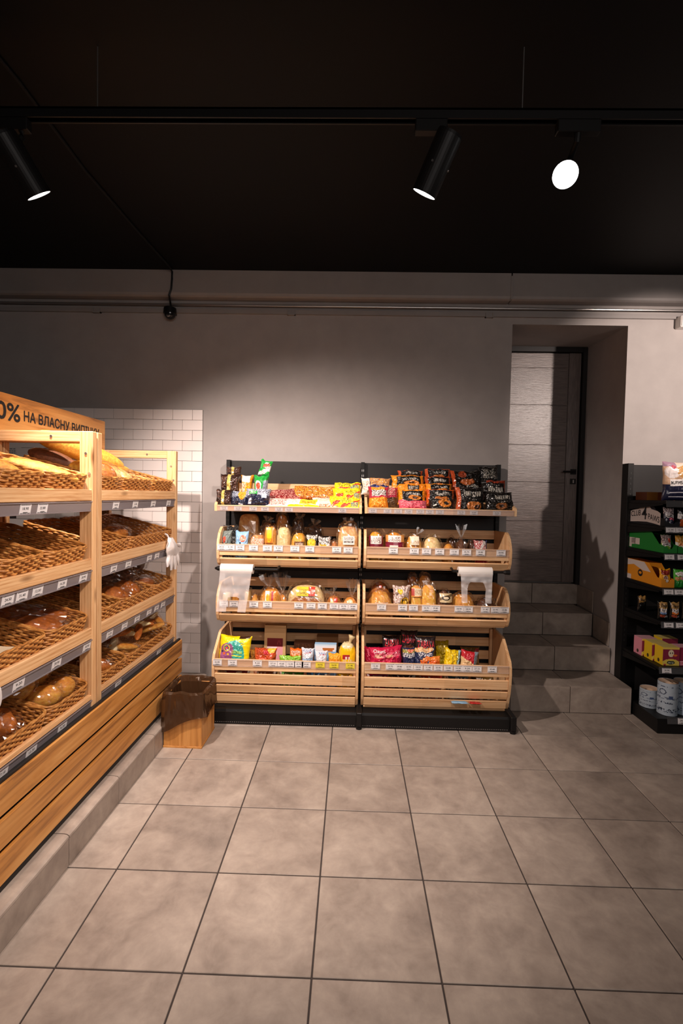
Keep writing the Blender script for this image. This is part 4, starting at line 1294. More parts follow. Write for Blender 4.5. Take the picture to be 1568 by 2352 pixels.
def gloaf(name, label, dims, base_z, y, style, depth=.09, slashes=0, wrap=True, tail=None, label_spec=None, group=None, rz=0.0, lean=0.0, flat=.75, e1=1.0, e2=1.0, cat='bread', wamp=.07):
    xc, w, ztop = dims
    SEED[0] += 1; sd = SEED[0]
    h = ztop - base_z
    if y < 3.6: y = max(y, 3.388 + depth * 1.13)
    c = h / (1 + flat)
    mat = Matrix.Translation((xc, y, base_z)) @ Matrix.Rotation(rz, 4, 'Z') @ Matrix.Rotation(-lean, 4, 'X')
    t = thing(name, label, cat, mat, group=group)
    add('crust', bread_mesh(w / 2 * .95, depth * .95, c * .96, style, sd, slashes, 'crust', flat=flat, e1=e1, e2=e2), t)
    if wrap:
        tl = None
        if tail:
            tl = ((tail[0], 0, h * .95), (tail[1] / max(.05, math.hypot(tail[1], tail[2])), 0.1, tail[2] / max(.05, math.hypot(tail[1], tail[2]))), 0, math.hypot(tail[1], tail[2]), tail[3])
            tl = (tl[0], tl[1], tl[1], tl[3], tl[4])
            vs, fs, un = blob(w / 2 * 1.03, depth * 1.05, c * 1.03, e1, e2, 44, 26, wamp, sd + 5, flat, fr=5, ridge=.05)
            p0, dr, ln, tw = Vector(tl[0]), Vector(tl[1]), tl[3], tl[4]
            side = Vector((dr.z, 0, -dr.x))
            o = len(vs); n_ = 20; rnd_ = random.Random(sd)
            for ring, (s_, rad) in enumerate(((0, .55), (.12, .14), (.30, .35), (.65, .8), (1, 1.0))):
                for k in range(n_):
                    an = 2 * math.pi * k / n_
                    rr_ = rad * tw * (1 + (.45 if k % 2 else -.35) * min(1, ring / 2))
                    jit = rnd_.uniform(-.22, .12) * ln if ring == 4 else 0
                    q = p0 + dr * (ln * s_ + jit) + side * rr_ * math.cos(an) + Vector((0, .6 * rr_ * math.sin(an), 0))
                    vs.append(tuple(q))
            for r_ in range(4):
                for k in range(n_):
                    fs.append((o + r_ * n_ + k, o + r_ * n_ + (k + 1) % n_, o + (r_ + 1) * n_ + (k + 1) % n_, o + (r_ + 1) * n_ + k))
            add('clear_wrap', mk('clear_wrap', vs, fs, M['film'], False), t)
        else:
            add('clear_wrap', film_mesh(w / 2 * 1.03, depth * 1.05, c * 1.03, sd + 5, wamp, None, flat, e1, e2), t)
    if label_spec:
        u0, u1, v0, v1, spec, bc = label_spec      # patch on the front of the loaf, fractions of width and height
        fn = rgbmap(spec, bc)
        vs, fs, cs = [], [], []
        nu, nv = 40, 28
        for j in range(nv + 1):
            for i in range(nu + 1):
                a = (u0 + (u1 - u0) * i / nu - .5) * 2; b = v0 + (v1 - v0) * j / nv
                z = b * h; zz = (z - c * flat) / (c * 1.05)
                k = max(0.02, 1 - min(.98, abs(a)) ** (2 / e1) - 0) ; k2 = max(.02, 1 - min(.97, abs(zz)) ** (2 / e2))
                vs.append((a * w / 2 * 1.02, -depth * 1.08 * (k ** (e1 / 2)) * (k2 ** (e2 / 2)) - .004, z))
        for j in range(nv):
            for i in range(nu):
                q = j * (nu + 1) + i
                fs.append((q, q + 1, q + nu + 2, q + nu + 1)); cs.append(fn((i + .5) / nu, (j + .5) / nv))
        add('label', mk('label', vs, fs, M['film_print'], True, cols=cs), t)
    return t
def carton(name, label, cat, dims, base_z, y, d, spec, base, side, top, lean=0.0, rz=0.0, letters=(), n=(30, 30), side_spec=None, side_letters=(), group=None):
    xc, w, ztop = dims
    h = ztop - base_z
    t = thing(name, label, cat, Matrix.Translation((xc, y, base_z)) @ Matrix.Rotation(rz, 4, 'Z') @ Matrix.Rotation(-lean, 4, 'X'), group=group)
    fn = rgbmap(spec, base); fs_ = rgbmap(side_spec or [], side)
    vs, fs, cs = [], [], []
    nu, nv = n
    def grid(fn2, pt, nu, nv):
        o = len(vs)
        for j in range(nv + 1):
            for i in range(nu + 1): vs.append(pt(i / nu, j / nv))
        for j in range(nv):
            for i in range(nu):
                a = o + j * (nu + 1) + i
                fs.append((a, a + 1, a + nu + 2, a + nu + 1)); cs.append(fn2((i + .5) / nu, (j + .5) / nv))
    grid(fn, lambda u, v: ((u - .5) * w, 0, v * h), nu, nv)
    grid(fs_, lambda u, v: (-w / 2, d * (1 - u), v * h), 24 if side_spec else 1, 20 if side_spec else 1)
    o = len(vs); vs.extend([(-w / 2, 0, h), (w / 2, 0, h), (w / 2, d, h), (-w / 2, d, h), (w / 2, 0, 0), (w / 2, d, 0), (-w / 2, d, 0), (-w / 2, 0, 0)])
    for f, c in (((0, 1, 2, 3), top), ((1, 4, 5, 2), side), ((3, 2, 5, 6), side), ((7, 6, 5, 4), side)):
        fs.append(tuple(o + k for k in f)); cs.append(lin(c))
    add('card', mk('card', vs, fs, M['card_print'], cols=cs), t)
    S = lambda u, v, s: ((u - .5) * w, 0, v * h)
    S2 = lambda u, v, s: (-w / 2, d * (1 - u), v * h)
    for L in letters: letter_on(t, S, *L, off=.0008)
    for L in side_letters:
        g, gf = GLYPH[L[0]]
        sl_ = L[6] if len(L) > 6 else 0.0
        pts = [(-w / 2 - .0008, d * (1 - (L[1] + a * (L[3] - L[1]))), (L[2] + b * (L[4] - L[2]) + sl_ * (a - .5)) * h) for a, b in g]
        key = 'ink_' + str(L[5])
        if key not in M: M[key] = plain(key, L[5], .4)
        add('lettering', mk('lettering', pts, gf, M[key]), t)
    return t

# ------------------------------------------------------------------ level 1, left tray
def tz(y): return 1.466 + .325 * (y - 3.345)
G1 = 'packed breads in the top left tray'
DK, GOLD, NAVY = '#2a1610', '#b59a45', '#1c2036'
rye = [('rect', 0, .0, 1, .16, '#1b0e0a'), ('rect', .40, 0, .58, 1, '#c4ab5c'), ('rect', .42, .25, .56, .42, '#e7e2d8'), ('scrib', .05, .5, .38, .9, '#6b4a3c', 3), ('scrib', .62, .2, .95, .8, '#5a3a2e', 5)]
packet('rye_bread_pack', 'dark rye bread pack with gold band at the back left corner of the top tray', 'bread', (-0.880, 0.146, 1.716), tz(3.50), 3.50, rye, DK, .10, .1, G1, puff=.45)
packet('rye_bread_pack', 'small crinkled dark pack with gold band, topmost at the tray corner', 'bread', (-0.879, 0.114, 1.771), 1.705, 3.60, rye, '#33201a', .06, .05, G1)
packet('rye_bread_pack', 'dark rye bread pack with gold band at the front left corner of the top tray', 'bread', (-0.893, 0.120, 1.601), tz(3.39), 3.39, rye, DK, .09, .15, G1, puff=.45)
packet('toast_bread_pack', 'orange and white toast bread pack behind the navy packs', 'bread', (-0.764, 0.095, 1.710), tz(3.52), 3.52, [('rect', 0, .0, 1, .35, '#2b2a33'), ('rect', .1, .72, .8, 1, '#e6dcd2'), ('scrib', .1, .3, .5, .7, '#e9e0d6', 8), ('rect', .45, .05, .95, .55, '#f0a51e')], '#e08a22', .09, .15, G1)
packet('toast_bread_pack', 'navy bread pack with an orange label at the front of the top tray', 'bread', (-0.786, 0.129, 1.591), tz(3.39), 3.39, [('rect', 0, .55, 1, 1, '#aeb4c2'), ('scrib', 0, .45, 1, .95, '#3a4158', 2), ('ell', .68, .72, .22, .30, '#e9982a'), ('rect', 0, 0, 1, .3, '#151a30'), ('rect', .5, .05, .75, .16, '#dddde4')], NAVY, .09, .3, G1)
t = packet('toast_bread_pack', 'bright green and navy bread pack with a twisted green top', 'bread', (-0.652, 0.110, 1.710), tz(3.48), 3.48, [('rect', 0, 0, 1, .3, '#20263c'), ('rect', .05, .2, .72, .98, '#1f9a3a'), ('ell', .35, .62, .22, .2, '#e7e6e2'), ('ell', .35, .62, .16, .13, '#d0563a'), ('scrib', .2, .28, .6, .42, '#e9f2ea', 4), ('rect', .72, .0, 1, .8, '#8c93a2')], '#1c8a34', .10, .05, G1)
SEED[0] += 1
me, S = bag_mesh(.085, .115, .05, [('ell', .6, .72, .25, .18, '#d9d5cf'), ('diag', -.2, .15, .6, 0, '#e4e4e0'), ('rect', .3, .6, .9, .8, '#b7674f')], '#22a03e', SEED[0], 1.6)
add('twisted_top', me, t, (0.012, 0.01, .195), (0.0, .22, 0))
packet('toast_bread_pack', 'navy bread pack with a green label, front of the top tray', 'bread', (-0.658, 0.177, 1.612), tz(3.39), 3.39, [('rect', 0, .6, 1, 1, '#b9bdc9'), ('scrib', 0, .5, 1, 1, '#4b5168', 6), ('rect', .15, .62, .5, .82, '#2fa545'), ('scrib', .2, .66, .45, .78, '#e6f1e6', 9), ('rect', .7, .45, .9, .7, '#d8dae2'), ('rect', .15, .12, .27, .4, '#c9ccd6')], '#161b33', .11, .3, G1)
wrapw = [('rect', 0, .0, 1, .12, '#b03030'), ('scrib', .1, .2, .9, .8, '#c65848', 3), ('rect', .6, .2, .9, .7, '#efe3d2')]
flatpack('flatbread_pack', 'white and red flatbread pack lying left in the top tray', 'bread', -.48, 3.37, 1.478, .25, .13, .03, wrapw, '#e8d8cc', 1.05, .12, G1)
flatpack('flatbread_pack', 'dark red flatbread pack pointing up behind the white flatbreads', 'bread', -.44, 3.48, 1.520, .30, .16, .035, [('scrib', 0, 0, 1, 1, '#c08478', 2), ('rect', .75, 0, 1, 1, '#a32c33')], '#7a1f22', .95, .25, G1, roll=-.18)
flatpack('flatbread_pack', 'white flatbread pack with a yellow stripe and label, front of the top tray', 'bread', -.34, 3.36, 1.482, .23, .11, .03, [('rect', 0, 0, 1, .28, '#ecd21c'), ('rect', .38, .35, .9, .95, '#e9c832'), ('scrib', .42, .4, .85, .7, '#a3541f', 6), ('scrib', .0, .4, .36, .9, '#d6b8a4', 2)], '#ece2d8', 1.0, -.10, G1)
flatpack('snack_pack', 'orange brown snack pack lying across the back of the top tray', 'snack', -.26, 3.52, 1.545, .34, .14, .05, [('scrib', 0, 0, 1, 1, '#7b3f12', 3), ('scrib', 0, .1, 1, .9, '#e0a040', 7)], '#b8651c', .85, 0, G1, roll=.04, crumple=1.5)
flatpack('flatbread_pack', 'white and brown flatbread pack lying right of the yellow striped one', 'bread', -.17, 3.37, 1.480, .21, .14, .035, [('scrib', 0, 0, 1, .3, '#b3611f', 5), ('scrib', .1, .55, .9, .9, '#cfb39d', 5), ('rect', 0, 0, 1, .10, '#8c3d16')], '#e5d3c2', 1.0, .06, G1)
yel = [('scrib', .1, .55, .8, .85, '#35311c', 3), ('diag', -.1, .06, .8, 0, '#d7372b'), ('ell', .3, .3, .18, .14, '#d7472b'), ('rect', .6, .2, .95, .6, '#476c8e'), ('scrib', .55, .15, .95, .6, '#e8d43a', 4)]
for i, (a, z, y, rz, lab) in enumerate(((( -0.032, 0.196, 1.669), 1.60, 3.58, .05, 'yellow snack pack on top of the yellow heap in the top tray corner'), ((-0.047, 0.195, 1.626), 1.545, 3.50, -.08, 'yellow snack pack with a red triangle, second from top of the yellow heap'),
        ((0.002, 0.127, 1.620), 1.535, 3.46, .2, 'yellow snack pack with a blue picture at the right of the yellow heap'), ((-0.089, 0.132, 1.568), 1.490, 3.40, .1, 'yellow snack pack at the front left of the yellow heap'), ((-0.021, 0.154, 1.552), 1.478, 3.375, -.05, 'yellow snack pack at the front bottom of the yellow heap'))):
    packet('yellow_snack_pack', lab, 'snack', a, z, y, yel[i % 2:] + [('rect', 0, .92, 1, 1, '#d8b80f')], '#f0d615', .055, .5, 'yellow snack packs', rz, crumple=1.3)

# ------------------------------------------------------------------ level 1, right tray
G2 = 'black and orange biscuit packs'
packet('toast_bread_pack', 'navy and orange roll pack lying over the left end of the right top tray', 'bread', (0.169, 0.209, 1.707), 1.585, 3.49, [('rect', 0, 0, .26, 1, '#e8d9cc'), ('scrib', .02, .2, .24, .8, '#b58a7c', 2), ('rect', .28, .48, 1, 1, '#e69a3a'), ('scrib', .28, .5, 1, 1, '#7a6a70', 6), ('scrib', .3, .1, .95, .4, '#5660a0', 3)], '#252a58', .08, .35, G1, crumple=1.3)
packet('croissant_pack', 'red and orange pack with white lettering at the left end of the right top tray', 'snack', (0.185, 0.147, 1.644), tz(3.40), 3.40, [('rect', 0, 0, 1, .48, '#e8861c'), ('scrib', .1, 0, .9, .45, '#f3a944', 3), ('rect', .0, .48, .2, 1, '#a3213c'), ('rect', .15, .55, .9, .82, '#efe4dc'), ('scrib', .15, .55, .9, .82, '#3b2622', 9), ('rect', .15, .83, .8, 1, '#d98a2a')], '#a8243a', .10, .2, G2)
packet('croissant_pack', 'dark red and brown pack beside the white lettered one', 'snack', (0.274, 0.104, 1.640), tz(3.44), 3.44, [('scrib', .0, .55, .8, 1, '#e3b3a0', 2), ('rect', 0, 0, 1, .45, '#3a2717'), ('scrib', 0, 0, 1, .45, '#6a4c2c', 5)], '#9c1f38', .09, .2, G2)
def pile(rows):
    for (dims, z, y, base, spec, lab, letters) in rows:
        packet('biscuit_pack', lab, 'snack', dims, z, y, spec, base, .075, .42, G2, SEED[0] % 3 * .06 - .06, crumple=1.2, letters=letters)
blk = [('rect', .14, .12, .9, .86, '#15120f'), ('ell', .6, .38, .24, .16, '#c87a2e'), ('ell', .6, .38, .10, .07, '#3a2010'), ('scrib', .3, .55, .8, .72, '#d9d2c8', 4)]
blk2 = [('rect', .10, .10, .92, .9, '#14110f'), ('ell', .55, .3, .26, .17, '#b2662a'), ('scrib', .3, .58, .8, .74, '#cfc8be', 7)]
OR, RU = '#e8881a', '#b84a1c'
pile([((0.427, 0.189, 1.767), 1.685, 3.59, RU, blk2, 'rust coloured biscuit pack on top of the first pile of the right top tray', ()),
      ((0.404, 0.243, 1.730), 1.625, 3.54, OR, blk, 'orange biscuit pack with puffed left end, second in the first pile', ()),
      ((0.426, 0.218, 1.669), 1.570, 3.49, OR, [('rect', .35, .4, .75, .75, '#1b1714'), ('scrib', .4, .45, .7, .7, '#cfc5ba', 3)], 'all orange biscuit pack in the middle of the first pile', ()),
      ((0.421, 0.198, 1.624), 1.520, 3.43, OR, blk, 'orange and black biscuit pack low in the first pile', ()),
      ((0.424, 0.201, 1.549), 1.475, 3.375, '#c8455a', [('scrib', 0, .3, 1, .8, '#dd7f86', 5)], 'flat pinkish red pack at the bottom of the first pile', ()),
      ((0.625, 0.188, 1.783), 1.680, 3.59, RU, blk2, 'rust coloured biscuit pack on top of the second pile of the right top tray', ()),
      ((0.621, 0.192, 1.727), 1.610, 3.53, '#a8421a', blk2, 'dark biscuit pack second from top in the second pile', (('SUNNY', .35, .55, .75, .72, '#d8d2c6'),)),
      ((0.623, 0.191, 1.672), 1.565, 3.48, OR, blk, 'orange edged biscuit pack in the middle of the second pile', ()),
      ((0.621, 0.201, 1.631), 1.515, 3.43, '#c4511a', blk2, 'rust edged biscuit pack low in the second pile', (('SUNNY', .35, .5, .75, .7, '#d8d2c6'),)),
      ((0.623, 0.183, 1.565), 1.478, 3.375, '#17130f', [('ell', .6, .55, .26, .35, '#c9792c'), ('ell', .66, .5, .1, .14, '#20140c'), ('rect', .12, .3, .26, .42, '#e6e0d6')], 'black pack with an orange roll picture at the bottom of the second pile', ()),
      ((0.837, 0.224, 1.777), 1.610, 3.56, '#16120f', [('rect', 0, 0, .1, 1, '#a8421c'), ('rect', 0, 0, 1, .14, '#b04a1e'), ('ell', .35, .75, .14, .16, '#8a3a20'), ('ell', .5, .42, .26, .13, '#a35426'), ('scrib', .45, .2, .85, .3, '#bfb8ac', 3)], 'black pack with a rust coloured rim on top of the third pile', ()),
      ((1.001, 0.146, 1.813), 1.640, 3.59, '#100e0d', [('scrib', .2, .4, .9, .8, '#8f8a80', 8), ('rect', .1, 0, .7, .15, '#6b2d18')], 'crinkled black pack standing highest at the right end of the tray', ()),
      ((1.020, 0.179, 1.708), 1.545, 3.50, '#14110f', [('rect', .2, .82, 1, 1, '#8a3018'), ('rect', .93, .2, 1, .9, '#8a3018'), ('scrib', .3, .7, .7, .75, '#cbc4b8', 2)], 'black pack with dark red top edge near the right end', (('RAWA SUNNY', .2, .38, .85, .62, '#d6d0c4'),)),
      ((1.026, 0.204, 1.621), tz(3.39), 3.39, '#171310', [('ell', .52, .24, .20, .16, '#8a5228'), ('ell', .52, .24, .09, .07, '#2a170d'), ('scrib', .4, .42, .75, .47, '#bdb6aa', 2)], 'black pack with a brown pastry at the front right end of the tray', (('RAWA SUNNY', .32, .55, .88, .75, '#d6d0c4'),))])
packet('biscuit_pack', 'large black pack with a rust side and pastry picture, right top tray', 'snack', (0.818, 0.198, 1.650), tz(3.385), 3.385, [('rect', 0, 0, .15, 1, '#b5502a'), ('ell', .62, .2, .26, .20, '#b36a32'), ('ell', .72, .17, .10, .09, '#24140c'), ('ell', .72, .17, .05, .045, '#6a3a1e'), ('scrib', .42, .46, .75, .51, '#cfc8bc', 2)], '#14110f', .08, .25, G2, letters=(('RAWA SUNNY', .25, .58, .88, .80, '#ded8cc'),))

# ------------------------------------------------------------------ level 2 and 3 crates
def bz(y, lvl): return (1.083 if lvl == 2 else .688) + .03 * max(0, (y - 3.48) / .2)
G3 = 'breads in the second tier crates'
packet('bread_bag', 'grey green patterned bread bag with tied top at the left end of the second tier', 'bread', (-0.897, 0.088, 1.312), bz(3.46, 2), 3.46, [('scrib', 0, 0, 1, .45, '#c9cfcd', 3), ('scrib', 0, .1, 1, .3, '#3c4244', 9), ('ell', .45, .72, .14, .10, '#c9543c')], '#77827f', .09, .1, G3)
t = packet('bread_bag', 'dark bag with brown tie tops behind the grey bread bag', 'bread', (-0.890, 0.116, 1.339), bz(3.58, 2), 3.58, [('scrib', 0, .5, 1, 1, '#8d9597', 2), ('scrib', 0, .0, 1, .5, '#d8d8d4', 5)], '#33302e', .09, .05, G3, crumple=1.6)
packet('bread_bag', 'light blue bread pack with a red oval label on the second tier', 'bread', (-0.775, 0.097, 1.310), bz(3.42, 2), 3.42, [('ell', .62, .78, .24, .11, '#d96a4c'), ('scrib', .44, .72, .82, .84, '#f0d8c8', 3), ('ell', .42, .62, .07, .06, '#22344a'), ('ell', .6, .56, .05, .045, '#32465e'), ('ell', .8, .56, .05, .045, '#32465e')], '#8fbbe0', .07, .12, G3)
gloaf('bread_loaf', 'seeded brown bread in clear film with a frayed tail, second tier left', (-0.665, 0.109, 1.290), bz(3.45, 2), 3.47, 'seed', .07, 0, True, (-.02, -.055, .085, .035), (.2, .95, .62, .86, [('scrib', 0, 0, 1, 1, '#efe6dc', 4)], '#b56b38'), G3, e1=.5, e2=.5)
gloaf('bread_loaf', 'sliced loaf with a yellow wheat label on the second tier', (-0.575, 0.091, 1.354), bz(3.46, 2), 3.48, 'golden', .07, 0, True, None, (.2, .8, .55, .95, [('ell', .5, .5, .3, .5, '#e6c62a'), ('scrib', .1, 0, .9, .3, '#c0501e', 3)], '#d98a34'), G3, e1=.55, e2=.6)
gloaf('bread_loaf', 'pale sliced loaf right of the yellow wheat label', (-0.480, 0.097, 1.353), bz(3.45, 2), 3.47, 'pale', .07, 6, True, None, None, G3, e1=.5, e2=.5)
gloaf('bread_loaf', 'orange golden bun with a dark brown label strip on the second tier', (-0.373, 0.114, 1.309), bz(3.45, 2), 3.46, 'yellow', .08, 0, True, None, (.3, .9, .56, .72, [('scrib', .1, .2, .9, .8, '#e8d8c0', 3)], '#5a2c14'), G3, e1=.7, e2=.7)
packet('bread_bag', 'yellow and black snack pack on the second tier', 'snack', (-0.278, 0.087, 1.293), bz(3.42, 2), 3.42, [('ell', .5, .95, .45, .18, '#e8e2da'), ('scrib', .1, .82, .9, 1, '#1c1a18', 4), ('ell', .5, .72, .4, .16, '#e9bf2c')], '#1e1a17', .08, .15, G3)
packet('bread_bag', 'black and white zebra striped snack pack on the second tier', 'snack', (-0.189, 0.095, 1.280), bz(3.42, 2), 3.42, [('scrib', 0, .74, 1, 1, '#151313', 5), ('rect', .1, .6, .7, .74, '#dba81e')], '#e6e0da', .08, .2, G3)
gloaf('bread_bun', 'small brown bun between the zebra pack and the big sliced loaf', (-0.119, 0.062, 1.259), bz(3.44, 2), 3.45, 'brown', .06, 2, True, None, None, G3)
gloaf('bread_loaf', 'big upright sliced loaf with a white label at the right end of the second tier', (-0.022, 0.151, 1.382), bz(3.44, 2), 3.46, 'seed', .065, 5, True, (.0, .0, .05, .03), (.28, .80, .50, .70, [('scrib', .1, .55, .9, .9, '#2a221c', 3), ('rect', .1, .2, .9, .42, '#1c1a18'), ('scrib', .15, .24, .85, .4, '#efe9e2', 5)], '#ece6e0'), G3, e1=.6, e2=.8, flat=.85)
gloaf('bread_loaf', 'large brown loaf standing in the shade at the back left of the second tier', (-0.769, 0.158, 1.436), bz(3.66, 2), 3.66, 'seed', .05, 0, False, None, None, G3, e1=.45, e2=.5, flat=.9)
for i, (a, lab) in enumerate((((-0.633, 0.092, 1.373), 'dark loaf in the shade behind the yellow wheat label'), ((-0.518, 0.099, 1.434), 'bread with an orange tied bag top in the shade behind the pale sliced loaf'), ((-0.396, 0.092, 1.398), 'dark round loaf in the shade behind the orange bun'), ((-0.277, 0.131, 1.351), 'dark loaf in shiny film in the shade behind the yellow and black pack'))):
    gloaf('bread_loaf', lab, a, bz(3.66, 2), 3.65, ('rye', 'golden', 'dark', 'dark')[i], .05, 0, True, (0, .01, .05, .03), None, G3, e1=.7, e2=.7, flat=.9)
lab2 = [('rect', .0, .0, 1, .45, '#6e1a2c'), ('rect', .12, .45, .88, 1, '#efe5dc'), ('scrib', .16, .5, .84, .9, '#5a2a2c', 3), ('rect', .2, .12, .8, .26, '#e8d9cf'), ('scrib', .22, .14, .78, .24, '#6e1a2c', 7)]
gloaf('bread_loaf', 'round golden loaf with white and burgundy label, left end of right second tier', (0.173, 0.117, 1.331), bz(3.44, 2), 3.46, 'yellow', .08, 0, True, None, (.1, .94, .45, .86, lab2, '#6e1a2c'), G3, e1=.8, e2=.8)
gloaf('bread_loaf', 'round loaf in a burgundy wrapper, second from left on the right second tier', (0.309, 0.138, 1.330), bz(3.44, 2), 3.46, 'golden', .08, 0, True, None, (.04, .97, .40, .90, [('rect', 0, 0, 1, .62, '#741c30'), ('scrib', 0, 0, 1, .5, '#8c2c40', 2)] + [('rect', .12, .62, .8, .95, '#efe5dc'), ('scrib', .16, .66, .76, .9, '#5a2a2c', 3), ('rect', .2, .30, .66, .44, '#e8d9cf')], '#c98a48'), G3, e1=.8, e2=.8)
gloaf('bread_loaf', 'golden loaf with a cream label on top, right second tier', (0.446, 0.119, 1.314), bz(3.45, 2), 3.46, 'golden', .08, 2, True, (.02, .03, .05, .02), (.25, .75, .68, .93, [('scrib', 0, .1, 1, .5, '#7a4a22', 4)], '#ead9c0'), G3, e1=.75)
gloaf('bread_loaf', 'pale floury loaf in the middle of the right second tier', (0.577, 0.139, 1.301), bz(3.46, 2), 3.46, 'pale', .08, 0, True, None, None, G3, e1=.8)
gloaf('bread_bun', 'low golden bun right of the pale floury loaf', (0.692, 0.092, 1.256), bz(3.44, 2), 3.45, 'golden', .07, 0, True, None, None, G3)
gloaf('bread_loaf', 'dark wrapped loaf behind the low golden bun', (0.738, 0.083, 1.291), bz(3.58, 2), 3.60, 'dark', .06, 0, True, None, None, G3)
gloaf('bread_loaf', 'small dark loaf in a tall clear bag with an upright twisted top, right second tier', (0.787, 0.083, 1.288), bz(3.48, 2), 3.49, 'rye', .06, 0, True, (0, .0, .11, .03), None, G3, wamp=.14)
gloaf('bread_bun', 'dark bun in film near the right end of the right second tier', (0.863, 0.059, 1.275), bz(3.5, 2), 3.51, 'dark', .06, 0, True, None, None, G3, wamp=.14)
packet('bread_bag', 'red and white striped bread bag near the right end of the right second tier', 'bread', (0.923, 0.098, 1.277), bz(3.44, 2), 3.44, [('scrib', 0, .6, 1, 1, '#e4d9d4', 4), ('diag', .2, .4, .8, 0, '#d8d0cc'), ('rect', .85, .5, 1, 1, '#3c4a78')], '#a8222c', .08, .3, G3)

G4 = 'breads in the third tier crates'
gloaf('pastry', 'white iced pastry seen through the hanging bag, third tier left', (-0.873, 0.065, 0.873), bz(3.45, 3), 3.46, 'cream', .06, 0, True, None, None, G4, e1=.3, e2=.3)
gloaf('pastry', 'brown topped pastry right of the iced one, third tier left', (-0.812, 0.054, 0.869), bz(3.46, 3), 3.47, 'golden', .06, 0, True, None, None, G4, e1=.3, e2=.3)
gloaf('pastry', 'tall pale pastry at the right edge of the hanging bag', (-0.732, 0.038, 0.887), bz(3.46, 3), 3.47, 'pale', .05, 0, True, None, None, G4, e1=.3, e2=.3)
gloaf('bread_bun', 'small golden bun between pastry and labelled loaf, third tier', (-0.683, 0.060, 0.866), bz(3.46, 3), 3.47, 'golden', .06, 2, True, None, None, G4)
gloaf('bread_loaf', 'orange crusted loaf with a white label and tall clear bag top, third tier', (-0.571, 0.159, 0.907), bz(3.44, 3), 3.45, 'golden', .08, 0, True, (-.01, -.02, .10, .045), (.34, .86, .50, .92, [('rect', .0, 0, .35, 1, '#efe6d8'), ('ell', .22, .5, .14, .3, '#d9b23a'), ('rect', .52, 0, .68, 1, '#a8323c')], '#c98434'), G4, e1=.75, e2=.75)
gloaf('bread_loaf', 'loaf in a tall glittering clear bag beside the big round loaf', (-0.490, 0.076, 0.859), bz(3.5, 3), 3.50, 'golden', .05, 0, True, (.005, -.01, .15, .045), None, G4, wamp=.15)
gloaf('bread_loaf', 'big round floury loaf with a yellow and red label, third tier', (-0.315, 0.278, 0.931), bz(3.46, 3), 3.48, 'pale', .10, 0, True, None, (.28, .74, .72, .96, [('rect', 0, 0, .66, 1, '#e8c83a'), ('scrib', .06, .15, .6, .8, '#6a4a1a', 3), ('rect', .66, 0, 1, 1, '#c43a2c'), ('scrib', .7, .2, .96, .8, '#e8a08a', 5)], '#e8c83a'), G4, e1=.75, e2=.8)
gloaf('bread_loaf', 'dark crusted loaf lying low in front of the big round loaf', (-0.316, 0.246, 0.872), bz(3.40, 3) + .03, 3.40, 'brown', .03, 3, True, None, None, G4)
gloaf('bread_loaf', 'brown loaf with a red and cream label right of the big round loaf', (-0.113, 0.127, 0.869), bz(3.45, 3), 3.46, 'brown', .07, 3, True, (-.01, -.02, .05, .04), (.3, .7, .60, .9, [('rect', .5, .3, 1, 1, '#b83a30'), ('ell', .25, .4, .22, .4, '#e9d2a0')], '#c9803c'), G4)
gloaf('bread_loaf', 'golden loaf with a pointed crinkled bag top at the right of the left third tier', (0.002, 0.121, 0.856), bz(3.45, 3), 3.46, 'golden', .07, 0, True, (.01, .01, .12, .04), (.3, .7, .66, .92, [('ell', .5, .5, .4, .5, '#e9c9a0')], '#c98434'), G4)
gloaf('bread_loaf', 'large round golden loaf with a small white label, right third tier left end', (0.216, 0.187, 0.909), bz(3.43, 3), 3.44, 'golden', .09, 2, True, None, (.3, .78, .46, .64, [('scrib', 0, .3, 1, 1, '#8a3a2a', 3), ('ell', .2, .4, .14, .3, '#c8402c')], '#ece2d6'), G4)
gloaf('bread_loaf', 'dark round loaf with a red dot behind the large golden one', (0.220, 0.167, 0.954), bz(3.58, 3), 3.59, 'brown', .08, 0, True, None, (.45, .56, .82, .90, [], '#c8302a'), G4)
packet('bread_bag', 'crinkled white bag with a round yellow and black label, right third tier', 'bread', (0.364, 0.126, 0.948), bz(3.42, 3), 3.42, [('scrib', 0, .3, 1, 1, '#8a5a4c', 3), ('ell', .7, .55, .28, .14, '#e0b02a'), ('ell', .7, .55, .2, .09, '#2a2216'), ('ell', .7, .55, .15, .06, '#d8a828'), ('ell', .4, .86, .16, .07, '#d8bc2a'), ('rect', 0, 0, 1, .4, '#2c2622')], '#d8ccc4', .09, .1, G4, crumple=1.6)
t = gloaf('baguette', 'shorter baguette with a cream and red paper band, leaning in the right third tier', (0.471, 0.079, 0.958), bz(3.42, 3), 3.42, 'yellow', .04, 0, True, None, (.05, .95, .66, .90, [('rect', 0, .1, 1, .9, '#e2cfae'), ('rect', 0, .1, .3, .9, '#b0443a'), ('scrib', .35, .2, .95, .8, '#8a6a4a', 4)], '#d8903c'), G4, lean=.18, e1=.6, e2=.9, flat=.95)
gloaf('baguette', 'long golden baguette standing up in the right third tier', (0.559, 0.110, 0.963), bz(3.42, 3), 3.42, 'yellow', .045, 0, True, None, None, G4, lean=.15, e1=.6, e2=.9, flat=.95)
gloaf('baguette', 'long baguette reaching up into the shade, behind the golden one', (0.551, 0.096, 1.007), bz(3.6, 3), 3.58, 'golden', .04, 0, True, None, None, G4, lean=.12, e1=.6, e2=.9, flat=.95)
gloaf('baguette', 'dark baguette reaching up into the shade behind the paper banded one', (0.463, 0.080, 0.999), bz(3.6, 3), 3.58, 'brown', .04, 0, True, None, None, G4, lean=.12, e1=.6, e2=.9, flat=.95)
